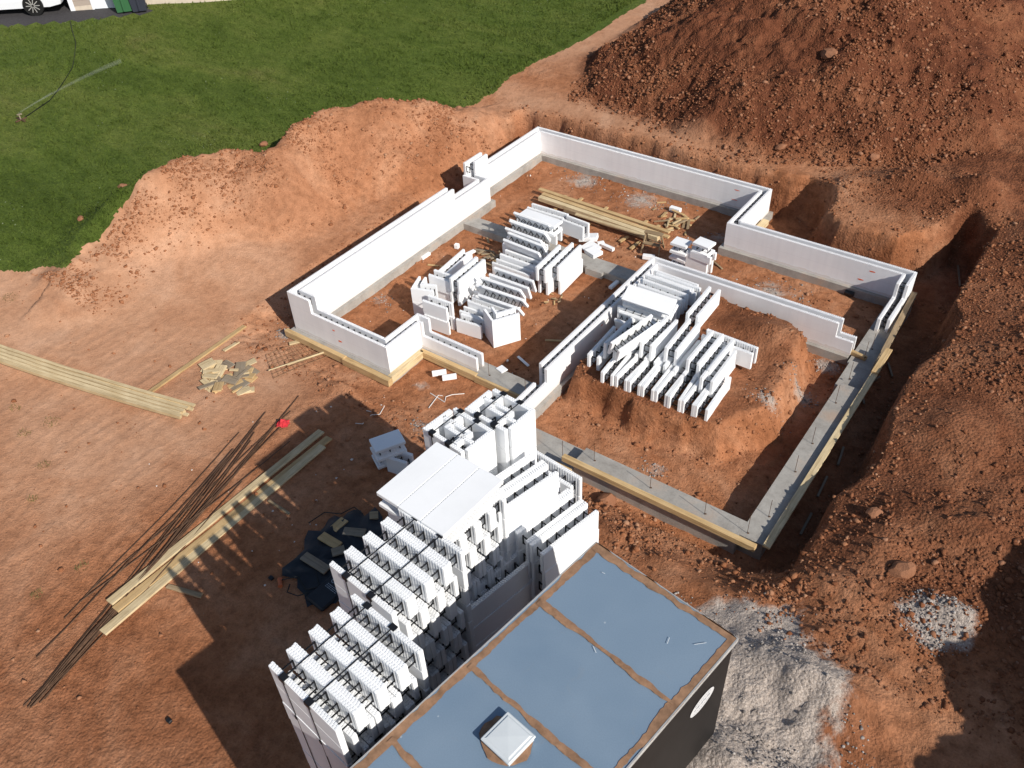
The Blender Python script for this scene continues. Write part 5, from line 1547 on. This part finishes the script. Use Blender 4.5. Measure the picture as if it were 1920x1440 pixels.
def bin_(px, py, col, label, s=1.0):
    p = at(px, py, hz); e = empty('wheelie_bin', (p.x, p.y, gz(p.x, p.y)), hyaw + .1)
    mm = mat_plain('bin ' + label[:5], col, .5)
    m = MB(); w0, w1 = .24 * s, .30 * s
    m.add([(-w0, -w0, .06), (w0, -w0, .06), (w0, w0, .06), (-w0, w0, .06), (-w1, -w1, 1.0 * s), (w1, -w1, 1.0 * s), (w1, w1, 1.0 * s), (-w1, w1, 1.0 * s)], [(3, 2, 1, 0), (4, 5, 6, 7), (0, 1, 5, 4), (1, 2, 6, 5), (2, 3, 7, 6), (3, 0, 4, 7)])
    m.box(-.03, .03, -w1 - .02, -w0 - .005, .1, .9)
    m.build('bin_body', mm, e)
    m = MB(); m.cbox(-w1 - .02, w1 + .02, -w1 - .04, w1 + .04, 1.0 * s + .002, 1.0 * s + .07, .02); m.build('lid', mm, e)
    for sx in (-1, 1):
        m = MB(); m.tube([(sx * w0 - .03, w0 + .03, .1), (sx * w0 + .03, w0 + .03, .1)], .1, 12); m.build('wheel', MAT['cable'], e)
    tag(e, label, 'wheelie bin', 'bins by the garage door')
bin_(235, 22, (.035, .12, .05), 'green wheelie bin standing by the white garage door', 1.2)
bin_(263, 19, (.03, .034, .05), 'dark grey wheelie bin beside the green one', 1.15)

# car
wf = atg(70, 28.5, 2.6); back = at(0, 34, wf.z)
cdir = (wf - back); cdir.z = 0; cyaw = math.atan2(cdir.y, cdir.x)
cs = 1.22
car = empty('parked_car', (wf.x, wf.y, gz(wf.x, wf.y)), cyaw); car.scale = (cs, cs, cs)
# local x forward, origin at front right wheel contact; y to the left
prof = [(-3.75, .42), (-3.6, .30), (.55, .24), (.88, .30), (.95, .52), (.86, .72), (.55, .86), (-.25, .99), (-.95, 1.42), (-2.2, 1.46), (-3.15, 1.12), (-3.72, 1.02)]
white = mat_plain('white car paint', (.72, .74, .78), .18, .6)
glass = mat_plain('dark car glass', (.01, .012, .014), .08, .6)
bm = bmesh.new()
ys = [(-.02, .93), (.02, 1.0), (1.72, 1.0), (1.76, .93)]
rings = []
for yy, k in ys:
    rings.append([bm.verts.new((-1.4 + (x + 1.4) * (1 if k == 1 else .985), yy + (.16 if z > 1.05 and yy < 1 else (-.16 if z > 1.05 else 0)), .24 + (z - .24) * (1 if k == 1 else .985))) for x, z in prof])
n_ = len(prof)
for a_, b_2 in zip(rings[:-1], rings[1:]):
    for i in range(n_): bm.faces.new((a_[i], a_[(i + 1) % n_], b_2[(i + 1) % n_], b_2[i]))
bm.faces.new(rings[0][::-1]); bm.faces.new(rings[-1])
bmesh.ops.recalc_face_normals(bm, faces=bm.faces)
m = MB(); m.bm(bm); m.build('body', white, car)
for x in (0, -2.7):
    for y in (.06, 1.68):
        m = MB(); m.tube([(x, y - .13, .325), (x, y + .11, .325)], .325, 28); wh = m.build('wheel', MAT['cable'], car)
        if y < 1:
            m = MB(); m.tube([(x, y - .138, .325), (x, y - .131, .325)], .235, 24); m.build('rim', MAT['cable'], wh)
            m = MB()
            for k in range(10):
                t = 2 * math.pi * k / 10
                m.beam((x + .04 * math.cos(t), y - .142, .325 + .04 * math.sin(t)), (x + .225 * math.cos(t), y - .142, .325 + .225 * math.sin(t)), .022, .012, up=(0, 1, 0))
            m.build('spokes', MAT['rail'], wh)
m = MB(); m.cbox(.62, .93, .0, .3, .58, .72, .03); m.build('headlight', glass, car)
m = MB(); m.cbox(.7, .965, .25, 1.5, .34, .48, .03); m.build('grille', glass, car)
m = MB(); m.add([(-.45, .115, 1.05), (-1.0, .122, 1.36), (-2.2, .122, 1.40), (-3.0, .115, 1.10)], [(0, 1, 2, 3)]); m.build('side_window', glass, car)
tag(car, 'white sedan parked on the driveway with dark multi-spoke wheels', 'car')

# sprinkler, its jet and the hose
a = atg(40, 226, 2.4)
sp = empty('sprinkler', (a.x, a.y, a.z), 0)
m = MB(); m.beam((-.25, 0, .03), (.25, 0, .03), .05, .04); m.beam((0, -.2, .03), (0, .2, .03), .05, .04); m.build('base', MAT['steel'], sp)
m = MB(); m.tube([(0, 0, .05), (0, 0, .2)], .025, 8); m.tube([(-.06, -.03, .2), (.10, .05, .24)], .025, 8); m.build('head', MAT['greywood'], sp)
tag(sp, 'small metal sprinkler spraying on the lawn', 'sprinkler')
wm_, wnt, wb = nodes('water spray')
wb.inputs['Base Color'].default_value = (.85, .9, .92, 1); wb.inputs['Roughness'].default_value = .6; wb.inputs['Alpha'].default_value = .022
e1_ = at(230, 113, 3.1)
vs = []; rad = []
m = MB(); core = []
for k in range(16):
    t = k / 15
    p = a.lerp(e1_, t * .985); p.z = a.z + .25 + (e1_.z - a.z - .25) * t + .35 * t * (1 - t)
    core.append(p)
m.tube(core, .010, 8, taper=.08)
m2 = [c + Vector((0, 0, .02)) for c in core[:6]]
m.tube(m2, .012, 6, taper=.03)
o = m.build('water_spray', wm_)
tag(o, 'thin arc of water thrown from the sprinkler over the grass', 'water spray', kind='stuff')
m = MB(); hp = [(132, 40), (137, 62), (143, 82), (141, 105), (137, 128), (125, 148), (112, 168), (95, 190), (60, 214), (42, 226)]
q2 = [atg(*p, 2.6) + Vector((0, 0, .05)) for p in hp]; sm = []
for k in range(len(q2) - 1):
    for t in (0, .33, .66): sm.append(q2[k].lerp(q2[k + 1], t))
m.tube(sm, .012, 5)
tag(m.build('garden_hose', MAT['cable']), 'thin dark hose curving across the lawn from the driveway', 'hose')
